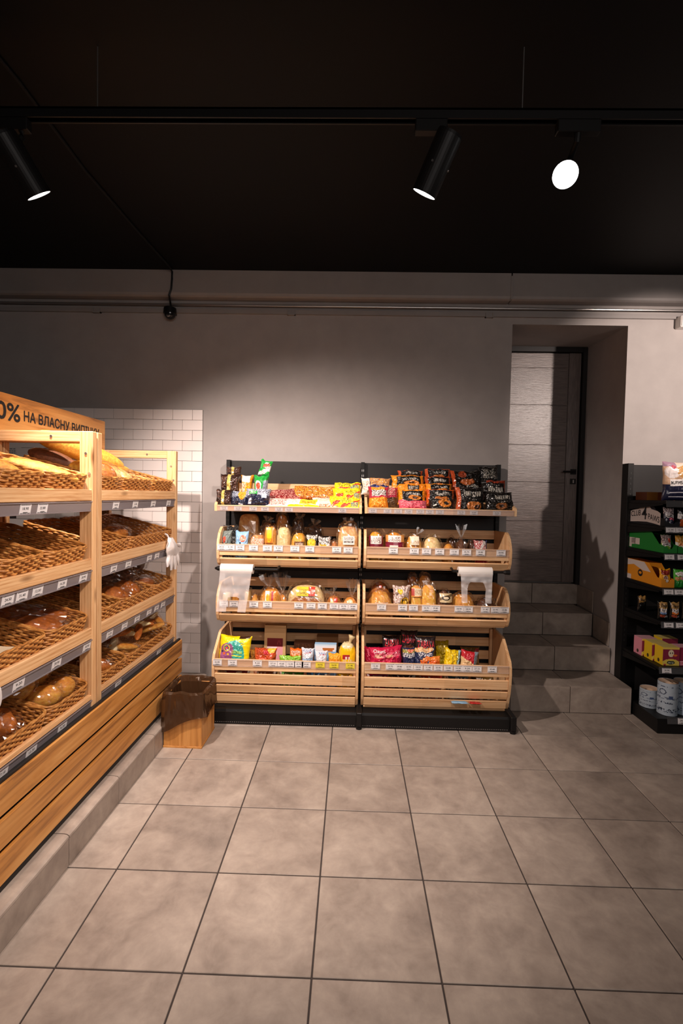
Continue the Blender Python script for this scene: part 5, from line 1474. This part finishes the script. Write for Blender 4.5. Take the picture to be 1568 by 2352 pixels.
gloaf('bread_loaf', 'dark round loaf with a diamond label right of the baguettes', (0.672, 0.131, 0.918), bz(3.44, 3), 3.45, 'rye', .08, 0, True, None, (.2, .85, .66, .92, [('diag', .2, .5, .5, 0, '#6a5638'), ('ell', .5, .5, .34, .26, '#2a2018'), ('ell', .5, .5, .22, .16, '#d8c8a8')], '#c9b48a'), G4)
gloaf('bread_bun', 'stack of flat golden buns under the hanging bag handles', (0.809, 0.159, 0.897), bz(3.44, 3), 3.45, 'golden', .08, 0, True, None, None, G4, e1=.7)
gloaf('bread_loaf', 'dark bread in smoky film at the right end of the right third tier', (0.975, 0.160, 0.878), bz(3.46, 3), 3.47, 'dark', .08, 0, True, None, None, G4, wamp=.16)

# ------------------------------------------------------------------ bottom crates
G5 = 'snacks in the bottom crates'
B0 = .135
FZ = .325
for k, (x, w, c_, lab) in enumerate(((-.80, .20, '#7a2030', 'dark red pack seen only through the slats at the left end'), (-.60, .19, '#8a5030', 'brown pack seen only through the slats left of the middle'), (-.41, .19, '#3f8a2a', 'green pack seen only through the slats in the middle of the left crate'),
        (-.21, .20, '#2f5f80', 'blue pack seen only through the slats right of the middle of the left crate'), (-.03, .15, '#d8a818', 'yellow pack seen only through the slats at the right end of the left crate'),
        (.20, .19, '#8a1838', 'magenta pack seen only through the slats at the left end of the right crate'), (.40, .19, '#30181c', 'blackish pack seen only through the slats of the right crate'), (.59, .18, '#a8302a', 'red pack seen only through the slats in the middle of the right crate'),
        (.78, .18, '#2a4a58', 'teal pack seen only through the slats of the right crate'), (.96, .17, '#584018', 'brown gold pack seen only through the slats at the right end'))):
    packet('snack_pack', lab, 'snack', (x, w, FZ), B0 - .012, 3.47, [('scrib', 0, .1, 1, .9, '#c8b8a8', 3 + k)], c_, .17, 0.02, 'packs at the bottom of the deep crates', puff=.35, n=(14, 12))
packet('cake_pack', 'large yellow pack with a purple and teal print at the left of the bottom crate', 'cake', (-0.819, 0.230, 0.558), FZ, 3.40, [('ell', .40, .36, .42, .46, '#9a5a86'), ('rect', .86, 0, 1, 1, '#f0dc12'), ('ell', .50, .40, .36, .48, '#3fae9e'), ('rect', 0, .0, .40, .62, '#9a5a86'), ('ell', .36, .52, .14, .26, '#9a5a86'), ('rect', .0, .0, .06, .7, '#f0dc12'), ('scrib', .46, .60, .80, .84, '#2c7c72', 3), ('ring', .26, .64, .11, .10, '#e8d02a'), ('ring', .26, .64, .075, .07, '#2a3a6a'), ('ell', .26, .64, .04, .035, '#d8483a'), ('ell', .2, .47, .04, .035, '#e0672a'), ('ell', .33, .46, .035, .03, '#e8b02a'), ('ell', .12, .52, .035, .03, '#26284a'), ('rect', .46, .42, .78, .455, '#d8e04a'), ('rect', .62, .93, .95, 1, '#3a2418')], '#f0dc12', .10, .2, G5, 0, .05, letters=(('LEKORNA', .45, .50, .79, .59, '#c8e04a'),), n=(64, 60), crumple=.5)
packet('snack_pack', 'small yellow pack squeezed behind the big yellow one at the crate side', 'snack', (-0.939, 0.050, 0.467), FZ + .01, 3.43, [('scrib', 0, 0, 1, 1, '#d8b80f', 3)], '#ecd518', .05, .1, G5)
packet('snack_pack', 'red and brown snack bag with a yellow corner lying in the left bottom crate', 'snack', (-0.589, 0.164, 0.483), FZ + .01, 3.38, [('diag', .2, .9, .5, 0, '#c8502a'), ('scrib', .1, .7, .8, 1, '#7a2a18', 3), ('rect', .6, .8, .95, 1, '#e0b83a'), ('ell', .55, .82, .12, .1, '#b8202c')], '#a84a20', .08, .25, G5)
packet('snack_pack', 'small orange pack deep behind the red and brown snack bag', 'snack', (-0.696, 0.061, 0.432), FZ + .01, 3.52, [('scrib', 0, 0, 1, 1, '#e0b040', 4)], '#b5652a', .05, .1, G5)
carton('cake_box', 'tall cardboard coloured box with a dark red and pink front in the left bottom crate', 'box', (-0.547, 0.159, 0.603), B0, 3.54, .05, [('rect', .14, .64, .86, .80, '#7a1c22'), ('rect', .14, .3, .86, .66, '#e8a0aa'), ('rect', .14, .50, .60, .66, '#f0dce0'), ('scrib', .18, .52, .56, .6, '#e0c0c8', 3), ('scrib', .6, .66, .84, .78, '#a83a40', 3)], '#d8b07c', '#c49a66', '#d0a872', .06)
packet('snack_pack', 'flat green pack lying at the front of the left bottom crate', 'snack', (-0.411, 0.153, 0.448), FZ + .01, 3.36, [('scrib', 0, .8, 1, 1, '#a8d04a', 3)], '#6aa82a', .04, .1, G5)
packet('candy_bag', 'orange candy bag with brown pictures in the left bottom crate', 'snack', (-0.374, 0.092, 0.486), FZ + .01, 3.39, [('ell', .5, .85, .3, .07, '#a8502a'), ('scrib', .1, .7, .9, .95, '#d8c8b0', 4), ('rect', 0, .9, 1, 1, '#e0641c')], '#e0701c', .07, .2, G5)
packet('candy_bag', 'white bag with blue lettering left of the blue biscuit box', 'snack', (-0.289, 0.092, 0.494), FZ + .01, 3.365, [('scrib', .1, .84, .9, .96, '#3a5a9a', 3), ('scrib', .2, .76, .8, .85, '#b84a5a', 5), ('rect', 0, .0, 1, .6, '#9ab4d0')], '#dfe4ec', .09, .25, G5)
carton('biscuit_box', 'dim brown box behind the orange and white candy bags', 'box', (-0.333, 0.154, 0.469), B0, 3.60, .08, [('scrib', .1, .7, .9, .95, '#8a5a3a', 3)], '#6a4028', '#5a3520', '#6a4028')
carton('biscuit_box', 'light blue biscuit box with a baguette picture in the left bottom crate', 'box', (-0.167, 0.156, 0.507), B0, 3.43, .06, [('rect', 0, .90, 1, 1, '#cfe0ee'), ('rect', .02, .86, .98, .96, '#e8e6ea'), ('ell', .62, .905, .28, .035, '#b8692a'), ('ell', .12, .78, .1, .04, '#5a2a3a'), ('ell', .8, .74, .16, .05, '#3a6a5a')], '#7fb0dc', '#6a9ac8', '#9cc4e6', .05)
carton('biscuit_box', 'brown box standing in the shade behind the light blue box', 'box', (-0.162, 0.160, 0.511), B0, 3.62, .08, [('ell', .6, .88, .3, .05, '#7a4a24')], '#7a5430', '#6a4828', '#7a5430')
packet('candy_bag', 'white bag with blue lettering in front of the light blue box', 'snack', (-0.193, 0.091, 0.482), FZ + .01, 3.355, [('scrib', .3, .82, .9, .94, '#3a5a9a', 7), ('scrib', .4, .78, .8, .84, '#b84a5a', 5)], '#dfe2ea', .08, .25, G5)
packet('snack_pack', 'orange candy bag low in front of the yellow bag, left bottom crate', 'snack', (-0.097, 0.095, 0.469), FZ + .01, 3.36, [('scrib', 0, .7, 1, 1, '#f0c040', 3)], '#e8921c', .07, .2, G5)
def roundbag(name, label, cat, dims, base_z, y, depth, spec, base, group):
    xc, w, ztop = dims; h = ztop - base_z; SEED[0] += 1
    t = thing(name, label, cat, Matrix.Translation((xc, y, base_z)), group=group)
    vs, fs, un = blob(w / 2, depth, h / 2, .75, .8, 56, 44, .05, SEED[0], 1.0, fr=3, ridge=.03)
    fn = rgbmap(spec, base)
    cs = []
    for f in fs:
        x = sum(vs[k][0] for k in f) / 4; z = sum(vs[k][2] for k in f) / 4; yy = sum(vs[k][1] for k in f) / 4
        cs.append(fn(x / w + .5, z / h) if yy < depth * .3 else lin(base))
    add('film', mk('film', vs, fs, M['film_print'], True, cols=cs), t)
    return t
t = roundbag('bread_bag', 'bright yellow bread bag with a red label and knotted top in the bottom crate corner', 'bread', (-0.010, 0.114, 0.536), FZ, 3.42, .055, [('rect', .22, .50, .66, .62, '#a8202a'), ('scrib', .26, .52, .64, .60, '#f0d8d0', 3), ('scrib', .15, .28, .95, .46, '#e8dcae', 5), ('ell', .5, .97, .5, .12, '#d8c89a')], '#f0c414', G5)
vs, fs = tube([(.012, 0, .195), (.018, 0, .215), (.024, 0, .232), (.032, 0, .258)], [.026, .009, .014, .026], 14)
add('knotted_top', mk('knotted_top', vs, fs, plain('tan_film', '#c9b486', .3), True), t)
mg = [('scrib', .2, .72, .9, .9, '#e07a94', 3), ('ell', .4, .66, .18, .07, '#e8b0a8')]
packet('snack_pack', 'magenta bag at the left of the right bottom crate', 'snack', (0.165, 0.115, 0.497), FZ + .01, 3.42, mg[:1], '#b8163c', .08, .2, G5)
packet('snack_pack', 'magenta bag with white lettering and cookies, front of the right bottom crate', 'snack', (0.270, 0.237, 0.516), FZ + .01, 3.365, [('scrib', .1, .62, .95, .78, '#e890a0', 3), ('ell', .25, .68, .12, .07, '#e0a890'), ('ell', .6, .66, .12, .06, '#d89a80')], '#c01e46', .10, .3, G5, .06, -.06, letters=(('Ozumi', .12, .80, .48, .92, '#f0e8ea'),), crumple=1.3)
zb = [('rect', 0, .92, 1, 1, '#1a1416'), ('ell', .5, .46, .42, .20, '#5a2f22'), ('scrib', .15, .34, .85, .6, '#8a5a44', 3)]
for a, z, y, rz, lab in (((0.310, 0.135, 0.571), .20, 3.48, .15, 'dark chocolate snack bag with red lettering, left of the three dark bags'), ((0.432, 0.122, 0.606), .20, 3.49, -.1, 'dark snack bag with green and red print, tallest of the three dark bags'), ((0.546, 0.148, 0.582), .20, 3.43, .02, 'dark chocolate snack bag with large red lettering, right of the three dark bags')):
    packet('chocolate_snack_bag', lab, 'snack', a, FZ + .005, y, zb, '#2c2224', .08, .15, G5, rz, crumple=.7, letters=(('ZABAVA', .08, .70, .94, .90, '#c8303c'),))
packet('candy_bag', 'white and navy snack bag in front of the tallest dark bag', 'snack', (0.423, 0.097, 0.517), FZ + .01, 3.36, [('scrib', 0, .8, 1, .95, '#d8c83a', 3), ('scrib', 0, .65, 1, .8, '#e8e4e4', 5), ('ell', .6, .9, .25, .06, '#c86a4a')], '#22284a', .07, .25, G5)
packet('candy_bag', 'navy pack with cream biscuit rings in front of the right dark bag', 'snack', (0.529, 0.151, 0.520), FZ + .01, 3.36, [('ell', .45, .93, .5, .10, '#e2c49a'), ('scrib', .0, .86, .9, 1, '#c8762a', 3), ('scrib', .2, .7, .9, .8, '#e8e4e8', 5)], '#222a4c', .08, .25, G5)
packet('snack_pack', 'orange snack bag peeking over the rail of the right bottom crate', 'snack', (0.564, 0.150, 0.472), FZ + .01, 3.35, [('scrib', 0, .8, 1, 1, '#e0a04a', 3)], '#d8601c', .06, .15, G5)
packet('snack_pack', 'yellow bag in the shade behind the front yellow bag', 'snack', (0.681, 0.101, 0.527), FZ + .01, 3.52, [('scrib', 0, .5, 1, 1, '#8a7010', 3)], '#b89a12', .07, .2, G5)
packet('snack_pack', 'crumpled yellow bag with a pale blue end, right bottom crate', 'snack', (0.708, 0.115, 0.509), FZ + .01, 3.37, [('rect', .8, 0, 1, 1, '#9cc4cc'), ('scrib', 0, .6, .8, 1, '#c8a80e', 4)], '#ecc81a', .08, .3, G5, .1, .2, crumple=1.6)
packet('snack_pack', 'red and cream snack bag leaning to the right in the right bottom crate', 'snack', (0.828, 0.121, 0.503), FZ + .01, 3.38, [('diag', .2, .75, -.3, 0, '#e0bc8a'), ('rect', .75, 0, 1, 1, '#7a8a94')], '#b8202c', .07, .2, G5, 0, .15)
packet('snack_pack', 'brown bag with a red end in shade behind the red and cream bag', 'snack', (0.897, 0.142, 0.472), FZ + .01, 3.58, [('ell', .85, .85, .14, .10, '#8a2430')], '#6a4a22', .07, .15, G5)
for a, b, c_, lab in ((0.710, 0.820, '#86b8dc', 'pale blue bag corner poking out between the lower crate slats'), (0.832, 0.912, '#b8242a', 'red bag corner poking out between the lower crate slats')):
    flatpack('bag_corner', lab, 'bag', (a + b) / 2, 3.335, .168, b - a, .07, .012, [], c_, -1.35, .0, None, n=(12, 10))

# ================================================================== PET FOOD SHELVES
PX = 2.105
pg = thing('shelving_unit', 'black metal shelving unit with pet food at the right picture edge', 'shelving', loc=(PX, WY - 0.01, 0))
PW = 1.0
board('upright', pg, -.012, .03, -.085, -.002, 0.02, 1.862, M['black_metal'], .001)
board('upright', pg, PW - .03, PW + .012, -.085, -.002, 0.02, 1.862, M['black_metal'], .001)
so = add('slots', mk('slots', *join([boxvf(.006, .012, -.0862, -.0852, .5 + .04 * k, .515 + .04 * k) for k in range(33)]), M['black_paint']), pg); so['kind'] = 'stuff'
for (z0, z1) in ((.1, .55), (.552, .985), (.987, 1.42), (1.422, 1.855)):
    board('back_panel', pg, .03, PW - .03, -.03, -.015, z0, z1, M['black_panel'], .001)
prof_ = [(-.54, .004), (-.54, .09), (-.53, .10), (-.09, .10), (-.09, .004)]
add('base_plinth', prism('base_plinth', prof_, 0.0, PW, M['black_metal']), pg)
PSH = [1.583, 1.408, 1.226, .990, .765, .454]
PTAG = {0: [(.14, '43.60')], 1: [(.035, '12.30'), (.10, '12.30')], 2: [(.035, '12.30'), (.12, '18.90')], 3: [(.04, '16.20'), (.11, '22.80')], 4: [(.05, '22.80'), (.13, '31.40')], 5: [(.05, '20.90')]}
for i, z in enumerate(PSH):
    sh = board('shelf', pg, .0, PW, -.525, -.03, z - .022, z, M['black_metal'], .002)
    br = prism('bracket', [(-.50, -.030), (-.03, -.075), (-.03, -.022), (-.50, -.022)], -.004, 0.0, M['black_metal'])
    add('bracket', br, pg, (0, 0, z))
    vs, fs = join([boxvf(0.0, PW, -.002, 0.0, -.040, .002), boxvf(0.0, PW, -.006, 0.0, -.003, .002), boxvf(0.0, PW, -.006, 0.0, -.042, -.038), boxvf(0.0, PW, -.003, 0.0, -.021, -.019)])
    rl = add('price_rail', mk('price_rail', vs, fs, M['dark_rail']), pg, (0, -.527, z - .001), (math.radians(-8), 0, 0))
    for tx, p in PTAG[i]:
        add('price_tag', tag_mesh(p), rl, (tx, -.0045, -.042))
vs, fs = join([boxvf(0.06, PW, -.002, 0.0, -.045, .0), boxvf(0.06, PW, -.006, 0.0, -.003, .0)])
rl = add('price_rail', mk('price_rail', vs, fs, M['dark_rail']), pg, (0, -.542, .118), (math.radians(-8), 0, 0))
add('price_tag', tag_mesh('24.50'), rl, (.16, -.0045, -.043))

# top shelf
def arch(S_unused): pass
catp = [('rect', 0, 0, 1, .42, '#20223c'), ('rect', 0, .86, .4, 1, '#9a7a8c'), ('rect', .3, .86, 1, 1, '#d8bfae'), ('ell', .18, .72, .16, .16, '#d8ccc8'), ('ell', .52, .74, .22, .18, '#b98a52'), ('ell', .66, .68, .12, .12, '#efe8e2'), ('ell', .8, .74, .12, .14, '#1e1a1c'), ('ell', .7, .84, .06, .04, '#221e20'), ('ell', .22, .86, .06, .05, '#b04a5a'),
        ('rect', .12, .38, 1, .54, '#efe8e4'), ('ell', .56, .52, .16, .10, '#efe8e4'), ('rect', .5, .30, 1, .37, '#c86a8a'), ('scrib', .54, .32, .98, .35, '#f0d8e0', 3), ('rect', .14, .20, .5, .22, '#d8d4dc'), ('rect', .14, .145, .52, .16, '#b8b4c0'), ('rect', .14, .08, .56, .10, '#d8d4dc'), ('ell', .85, .14, .08, .08, '#c8b8a0')]
packet('pet_food_pouch', 'large cat food pouch with navy bottom and cat pictures on the top shelf', 'pet food', (2.238, .26, 1.852), 1.585, 3.37, catp, '#c9a486', .09, .03, None, letters=(('КЛУБ', .15, .42, .44, .50, '#16161c'), ('4', .48, .42, .62, .58, '#16161c'), ('ЛАПИ', .66, .42, .98, .50, '#16161c')), n=(46, 46), crumple=.5)
carton('shelf_box', 'dim flat orange brown box lying at the back of the top shelf', 'box', (2.29, .26, 1.645), 1.585, 3.62, .14, [('rect', 0, 0, .3, 1, '#8a5a22')], '#6a3418', '#5a2c14', '#6a3c1c')
# second shelf: display box with curved sign on its side and pouches inside
def display_box(label, x0, x1, y0, z0, d, h0, h1, mat, lip):
    """open fronted card box: side walls fall from h1 at the back to h0 at the front"""
    t = thing('display_box', label, 'box', loc=(x0, y0, z0), group='open display boxes on the pet shelves')
    w = x1 - x0
    P = [(0, 0), (d, 0), (d, h1), (d * .35, h1), (d * .12, h0 * 1.15), (0, h0)]
    add('left_wall', prism('left_wall', P, 0, .003, mat), t)
    add('right_wall', prism('right_wall', P, w - .003, w, mat), t)
    board('back_wall', t, .003, w - .003, d - .003, d, 0, h1, mat, 0)
    board('box_floor', t, .003, w - .003, 0.003, d - .003, 0, .003, mat, 0)
    vs = [(.003, 0, 0), (w - .003, 0, 0), (w - .003, 0, lip), (w * .72, 0, lip), (w * .62, 0, lip * .62), (w * .36, 0, lip * .62), (w * .28, 0, lip), (.003, 0, lip)]
    vs = vs + [(x, .003, z) for x, y, z in vs]
    n = 8
    add('front_lip', mk('front_lip', vs, [tuple(range(n)), tuple(range(2 * n - 1, n - 1, -1))] + [(i, i + n, (i + 1) % n + n, (i + 1) % n) for i in range(n)], mat), t)
    return t
def patch(t, name, pts, mat, x=-.0006):
    """flat print on the left wall, pts in (y, z)"""
    vs = [(x, y, z) for y, z in pts]
    return add(name, mk(name, vs, [tuple(range(len(pts)))[::-1]], mat), t)
def side_text(t, word, y0, z0, y1, z1, mat, x=-.0012, slope=0.0):
    g, gf = GLYPH[word]
    vs = [(x, y0 + a * (y1 - y0), z0 + b * (z1 - z0) + slope * a) for a, b in g]
    return add('lettering', mk('lettering', vs, gf, mat), t)
card_black = plain('black_card', '#15161a', .5); card_green = plain('green_card', '#1c7a2c', .5); card_orange = plain('orange_card', '#d98a1e', .5)
cream = plain('cream_print', '#cdbfb8', .6)
b2 = display_box('black display box with a cream arched sign on its side on the second pet shelf', 2.122, 2.225, 3.345, 1.410, .42, .05, .155, card_black, .03)
arc = [(.405, .012), (.405, .092), (.38, .098), (.30, .112), (.27, .135), (.22, .145), (.18, .135), (.15, .112), (.08, .100), (.045, .085), (.045, .002), (.10, .010), (.20, .020), (.30, .018)]
patch(b2, 'side_sign', arc, cream)
side_text(b2, 'CLUB', .395, .050, .275, .092, M['ink'], slope=.012)
side_text(b2, '4', .262, .036, .200, .128, M['ink'])
side_text(b2, 'PAWS', .185, .040, .055, .082, M['ink'], slope=-.022)
pch = [('rect', 0, .62, 1, 1, '#b9a8a8'), ('scrib', 0, .62, 1, 1, '#4a4044', 4), ('rect', .1, .46, .98, .60, '#ece4e0'), ('scrib', .2, .49, .9, .58, '#26242a', 6), ('rect', .45, .32, .95, .42, '#c8506a'), ('scrib', .35, .08, .9, .12, '#d8d4dc', 3)]
packet('pet_food_pouch', 'grey and navy cat food pouch standing in the black display box', 'pet food', (2.165, .075, 1.538), 1.414, 3.37, pch, '#2a2c40', .03, .08, 'pet food pouches', n=(26, 26), letters=(('4', .5, .46, .62, .62, '#16161c'),))
packet('pet_food_pouch', 'orange and white cat food pouch next to the black display box', 'pet food', (2.262, .075, 1.532), 1.410, 3.37, [('rect', 0, 0, 1, .38, '#e0601c'), ('scrib', .1, .4, .9, .7, '#26242a', 4), ('rect', 0, .7, 1, 1, '#1c1a20')], '#e4dcd8', .03, .08, 'pet food pouches', n=(26, 26))
packet('pet_food_pouch', 'second orange and white pouch at the right on the second pet shelf', 'pet food', (2.345, .075, 1.532), 1.410, 3.37, [('rect', 0, 0, 1, .38, '#e0601c'), ('rect', 0, .7, 1, 1, '#1c1a20')], '#e4dcd8', .03, .08, 'pet food pouches', n=(20, 20))
# third shelf
b3 = display_box('green display box with a white barcode sticker on its side on the third pet shelf', 2.122, 2.215, 3.345, 1.228, .42, .05, .140, card_green, .045)
patch(b3, 'sticker', [(.405, .006), (.405, .076), (.33, .076), (.33, .030), (.375, .026), (.375, .004)][::1], cream)
patch(b3, 'sticker', [(.335, .030), (.335, .076), (.275, .076), (.275, .030)], cream)
for k in range(6): patch(b3, 'barcode_bar', [(.375 - .007 * k, .036), (.375 - .007 * k, .072), (.372 - .007 * k, .072), (.372 - .007 * k, .036)], M['ink'], -.0012)
b3b = display_box('second green display box right of the barcoded one', 2.220, 2.315, 3.345, 1.228, .42, .05, .140, card_green, .045)
packet('pet_food_pouch', 'cat food pouch in the barcoded green display box', 'pet food', (2.158, .07, 1.352), 1.232, 3.375, [('rect', 0, .5, 1, 1, '#a89894'), ('scrib', 0, .6, 1, 1, '#5a4a4a', 4), ('ell', .75, .7, .14, .12, '#b8402c'), ('rect', .05, .36, .95, .5, '#ece4e0'), ('scrib', .1, .38, .9, .47, '#26242a', 6)], '#7aa83a', .03, .08, 'pet food pouches', n=(26, 26), letters=(('4', .42, .36, .56, .52, '#16161c'),))
packet('pet_food_pouch', 'cat food pouch with a ginger picture in the second green box', 'pet food', (2.255, .07, 1.350), 1.232, 3.375, [('rect', 0, .6, 1, 1, '#c8903a'), ('ell', .5, .55, .3, .15, '#e0a05a'), ('ring', .5, .38, .3, .12, '#d84a2c')], '#e4d8cc', .03, .08, 'pet food pouches', n=(26, 26))
# fourth shelf
b4 = display_box('orange display box with white stripe and dark emblem on the fourth pet shelf', 2.118, 2.205, 3.345, .992, .42, .055, .150, card_orange, .055)
patch(b4, 'side_stripe', [(.415, .10), (.415, .147), (.20, .147), (.12, .085), (.22, .085), (.33, .115)], cream)
patch(b4, 'side_patch', [(.415, .0), (.415, .035), (.36, .035), (.36, .0)], cream)
emb = [(.245 + .030 * math.cos(a), .062 + .026 * math.sin(a)) for a in [2 * math.pi * k / 14 for k in range(14)]]
patch(b4, 'emblem', emb, M['ink'])
patch(b4, 'emblem_ring', [(.245 + .018 * math.cos(a), .064 + .010 * math.sin(a)) for a in [2 * math.pi * k / 12 for k in range(12)]], card_orange, -.0010)
packet('dog_food_pouch', 'orange dog food pouch with a red picture and dark oval emblem', 'pet food', (2.160, .078, 1.118), .996, 3.375, [('rect', .1, .66, .9, .92, '#8a2418'), ('scrib', .2, .7, .8, .9, '#c8503a', 3), ('ell', .5, .50, .22, .11, '#e8d8c0'), ('ell', .5, .50, .19, .085, '#7a2a1c'), ('ell', .4, .30, .16, .08, '#3a2418'), ('ell', .62, .30, .14, .08, '#e8e0d4')], '#e8a01c', .03, .06, 'pet food pouches', n=(28, 28), letters=(('PEDIGREE', .36, .475, .64, .525, '#efe6d8'),))
packet('pet_food_pouch', 'green pet food pouch with a white label on the fourth pet shelf', 'pet food', (2.250, .085, 1.118), .992, 3.36, [('ell', .55, .76, .45, .12, '#ece4e0'), ('scrib', .2, .7, .9, .8, '#b0283c', 3), ('ell', .3, .5, .24, .12, '#c8905a'), ('rect', .5, .42, .9, .6, '#d89aa0'), ('rect', 0, 0, 1, .35, '#2a8a34')], '#4aa83a', .03, .06, 'pet food pouches', n=(28, 28))
# fifth shelf
shb = [('rect', .1, .62, .85, .98, '#b08850'), ('rect', .18, .30, .8, .62, '#e6dcd8'), ('scrib', .25, .42, .72, .56, '#2a2628', 3), ('ell', .4, .18, .28, .08, '#a84a30'), ('scrib', .6, .08, .95, .2, '#d8d8d8', 5)]
for k, (x, c2, lab) in enumerate(((2.150, '#7f9cc8', 'black and gold cat food pouch with a blue label band on the fifth pet shelf'), (2.230, '#e0782a', 'black and gold cat food pouch with an orange label band on the fifth pet shelf'), (2.312, '#c8a03a', 'black and gold cat food pouch at the right edge of the fifth pet shelf'))):
    packet('cat_food_pouch', lab, 'pet food', (x, .072, .895), .772, 3.365, shb + [('rect', .18, .28, .8, .38, c2)], '#16130f', .028, .05, 'pet food pouches', n=(28, 28), letters=(('Sheba', .22, .70, .78, .88, '#2a1c10'),))
packet('cat_food_pouch', 'single gold topped pouch standing deeper on the fifth pet shelf', 'pet food', (2.115 + .03, .065, .885), .772, 3.60, [('rect', .1, .6, .9, .98, '#a47c44')], '#120f0c', .028, .05, 'pet food pouches', n=(20, 20), letters=(('Sheba', .2, .68, .8, .84, '#2a1c10'),))
# sixth shelf: tissue packs
tis = [('rect', 0, .88, 1, 1, '#e8c85a'), ('ell', .5, .10, .55, .26, '#e8cc5a'), ('ell', .5, .66, .17, .20, '#ead8b8'), ('ell', .44, .68, .035, .05, '#1c1a18'), ('ell', .58, .69, .035, .05, '#1c1a18'), ('ell', .74, .56, .14, .05, '#e07a2a'), ('ell', .5, .16, .24, .10, '#2a3a2a'), ('scrib', .34, .12, .66, .2, '#e8e4d0', 4), ('ell', .14, .04, .08, .05, '#b02c3a')]
def tissue(label, x, w, y, z, d, front, pink):
    c1 = '#d88a98' if pink else '#e0b820'
    carton('tissue_pack', label, 'tissue', (x, w, z + .125), z, y, d, front, '#8a2440', c1, '#e0c878' if not pink else '#e0a8b0', group='tissue packs', n=(36, 36), side_spec=[('rect', 0, 0, 1, 1, c1), ('ell', .5, .2, .12, .10, '#3a2a20')])
tissue('yellow tissue pack with a bird face, foremost on the sixth pet shelf', 2.205, .112, 3.345, .456, .09, tis, False)
tissue('yellow tissue pack second in the row behind the foremost one', 2.190, .112, 3.442, .456, .09, tis, False)
tissue('pink tissue pack third in the row, deepest at the shelf end', 2.178, .112, 3.540, .456, .10, tis, True)
tissue('pink tissue pack right of the bird face pack at the picture edge', 2.322, .112, 3.35, .456, .09, [('rect', 0, 0, 1, .25, '#e8a0b0'), ('scrib', 0, .0, 1, .2, '#b02c3a', 3)], True)
tissue('yellow tissue pack deep at the right on the sixth pet shelf', 2.335, .112, 3.56, .456, .10, [], False)
# base shelf: paper rolls
def paper_roll(label, x, y, r, h, seed, tone):
    t = thing('toilet_paper_roll', label, 'paper roll', loc=(x, y, .102), rz=0.0, group='toilet paper rolls')
    vs, fs, cs = [], [], []
    nu, nv = 90, 60
    fn = rgbmap([('scrib', .0, .10, 1, .16, '#3a4458', seed), ('scrib', .0, .86, 1, .9, '#5a6478', seed + 2), ('scrib', .05, .5, .95, .56, '#5a6478', seed + 3), ('ring', .58, .72, .06, .09, '#2a3450'), ('ring', .42, .30, .06, .09, '#2a3450'), ('rect', .68, .52, .74, .62, '#3a4a70'), ('rect', .84, .2, .88, .32, '#3a4a70'), ('scrib', .5, .36, .75, .42, '#3a4458', seed), ('scrib', .46, .16, .8, .22, '#2a3040', seed + 5), ('scrib', .3, .62, .6, .66, '#6a748a', seed + 7)], tone)
    for j in range(nv + 1):
        for i in range(nu):
            a = 2 * math.pi * i / nu
            rr_ = r * (1 + .012 * noise.noise(Vector((math.cos(a) * 2, math.sin(a) * 2, j * .3 + seed))))
            vs.append((rr_ * math.cos(a), rr_ * math.sin(a), h * j / nv))
    for j in range(nv):
        for i in range(nu):
            k = (i + 1) % nu
            fs.append((j * nu + i, j * nu + k, (j + 1) * nu + k, (j + 1) * nu + i)); cs.append(fn((i + .5) / nu, (j + .5) / nv))
    add('wrapper', mk('wrapper', vs, fs, M['card_print'], True, cols=cs), t)
    prof_r = [(r * .985, h - .002), (r * .90, h - .006), (r * .5, h - .012), (.022, h - .014), (.020, h - .05)]
    vs = [(q * math.cos(2 * math.pi * k / 28), q * math.sin(2 * math.pi * k / 28), z) for q, z in prof_r for k in range(28)]
    fs = [(a * 28 + k, a * 28 + (k + 1) % 28, (a + 1) * 28 + (k + 1) % 28, (a + 1) * 28 + k) for a in range(4) for k in range(28)]
    add('paper_top', mk('paper_top', vs, fs, plain('raw_paper_%d' % seed, '#c8ab92', .8), True), t)
paper_roll('tall grey blue toilet paper roll at the front of the pet shelf base', 2.232, 3.405, .062, .225, 3, '#a9b6c2')
paper_roll('tall toilet paper roll at the right picture edge with dark printed squares', 2.352, 3.42, .062, .225, 5, '#9aa8b8')
paper_roll('short toilet paper roll left behind the tall front roll', 2.175, 3.52, .060, .130, 8, '#a4b0ba')
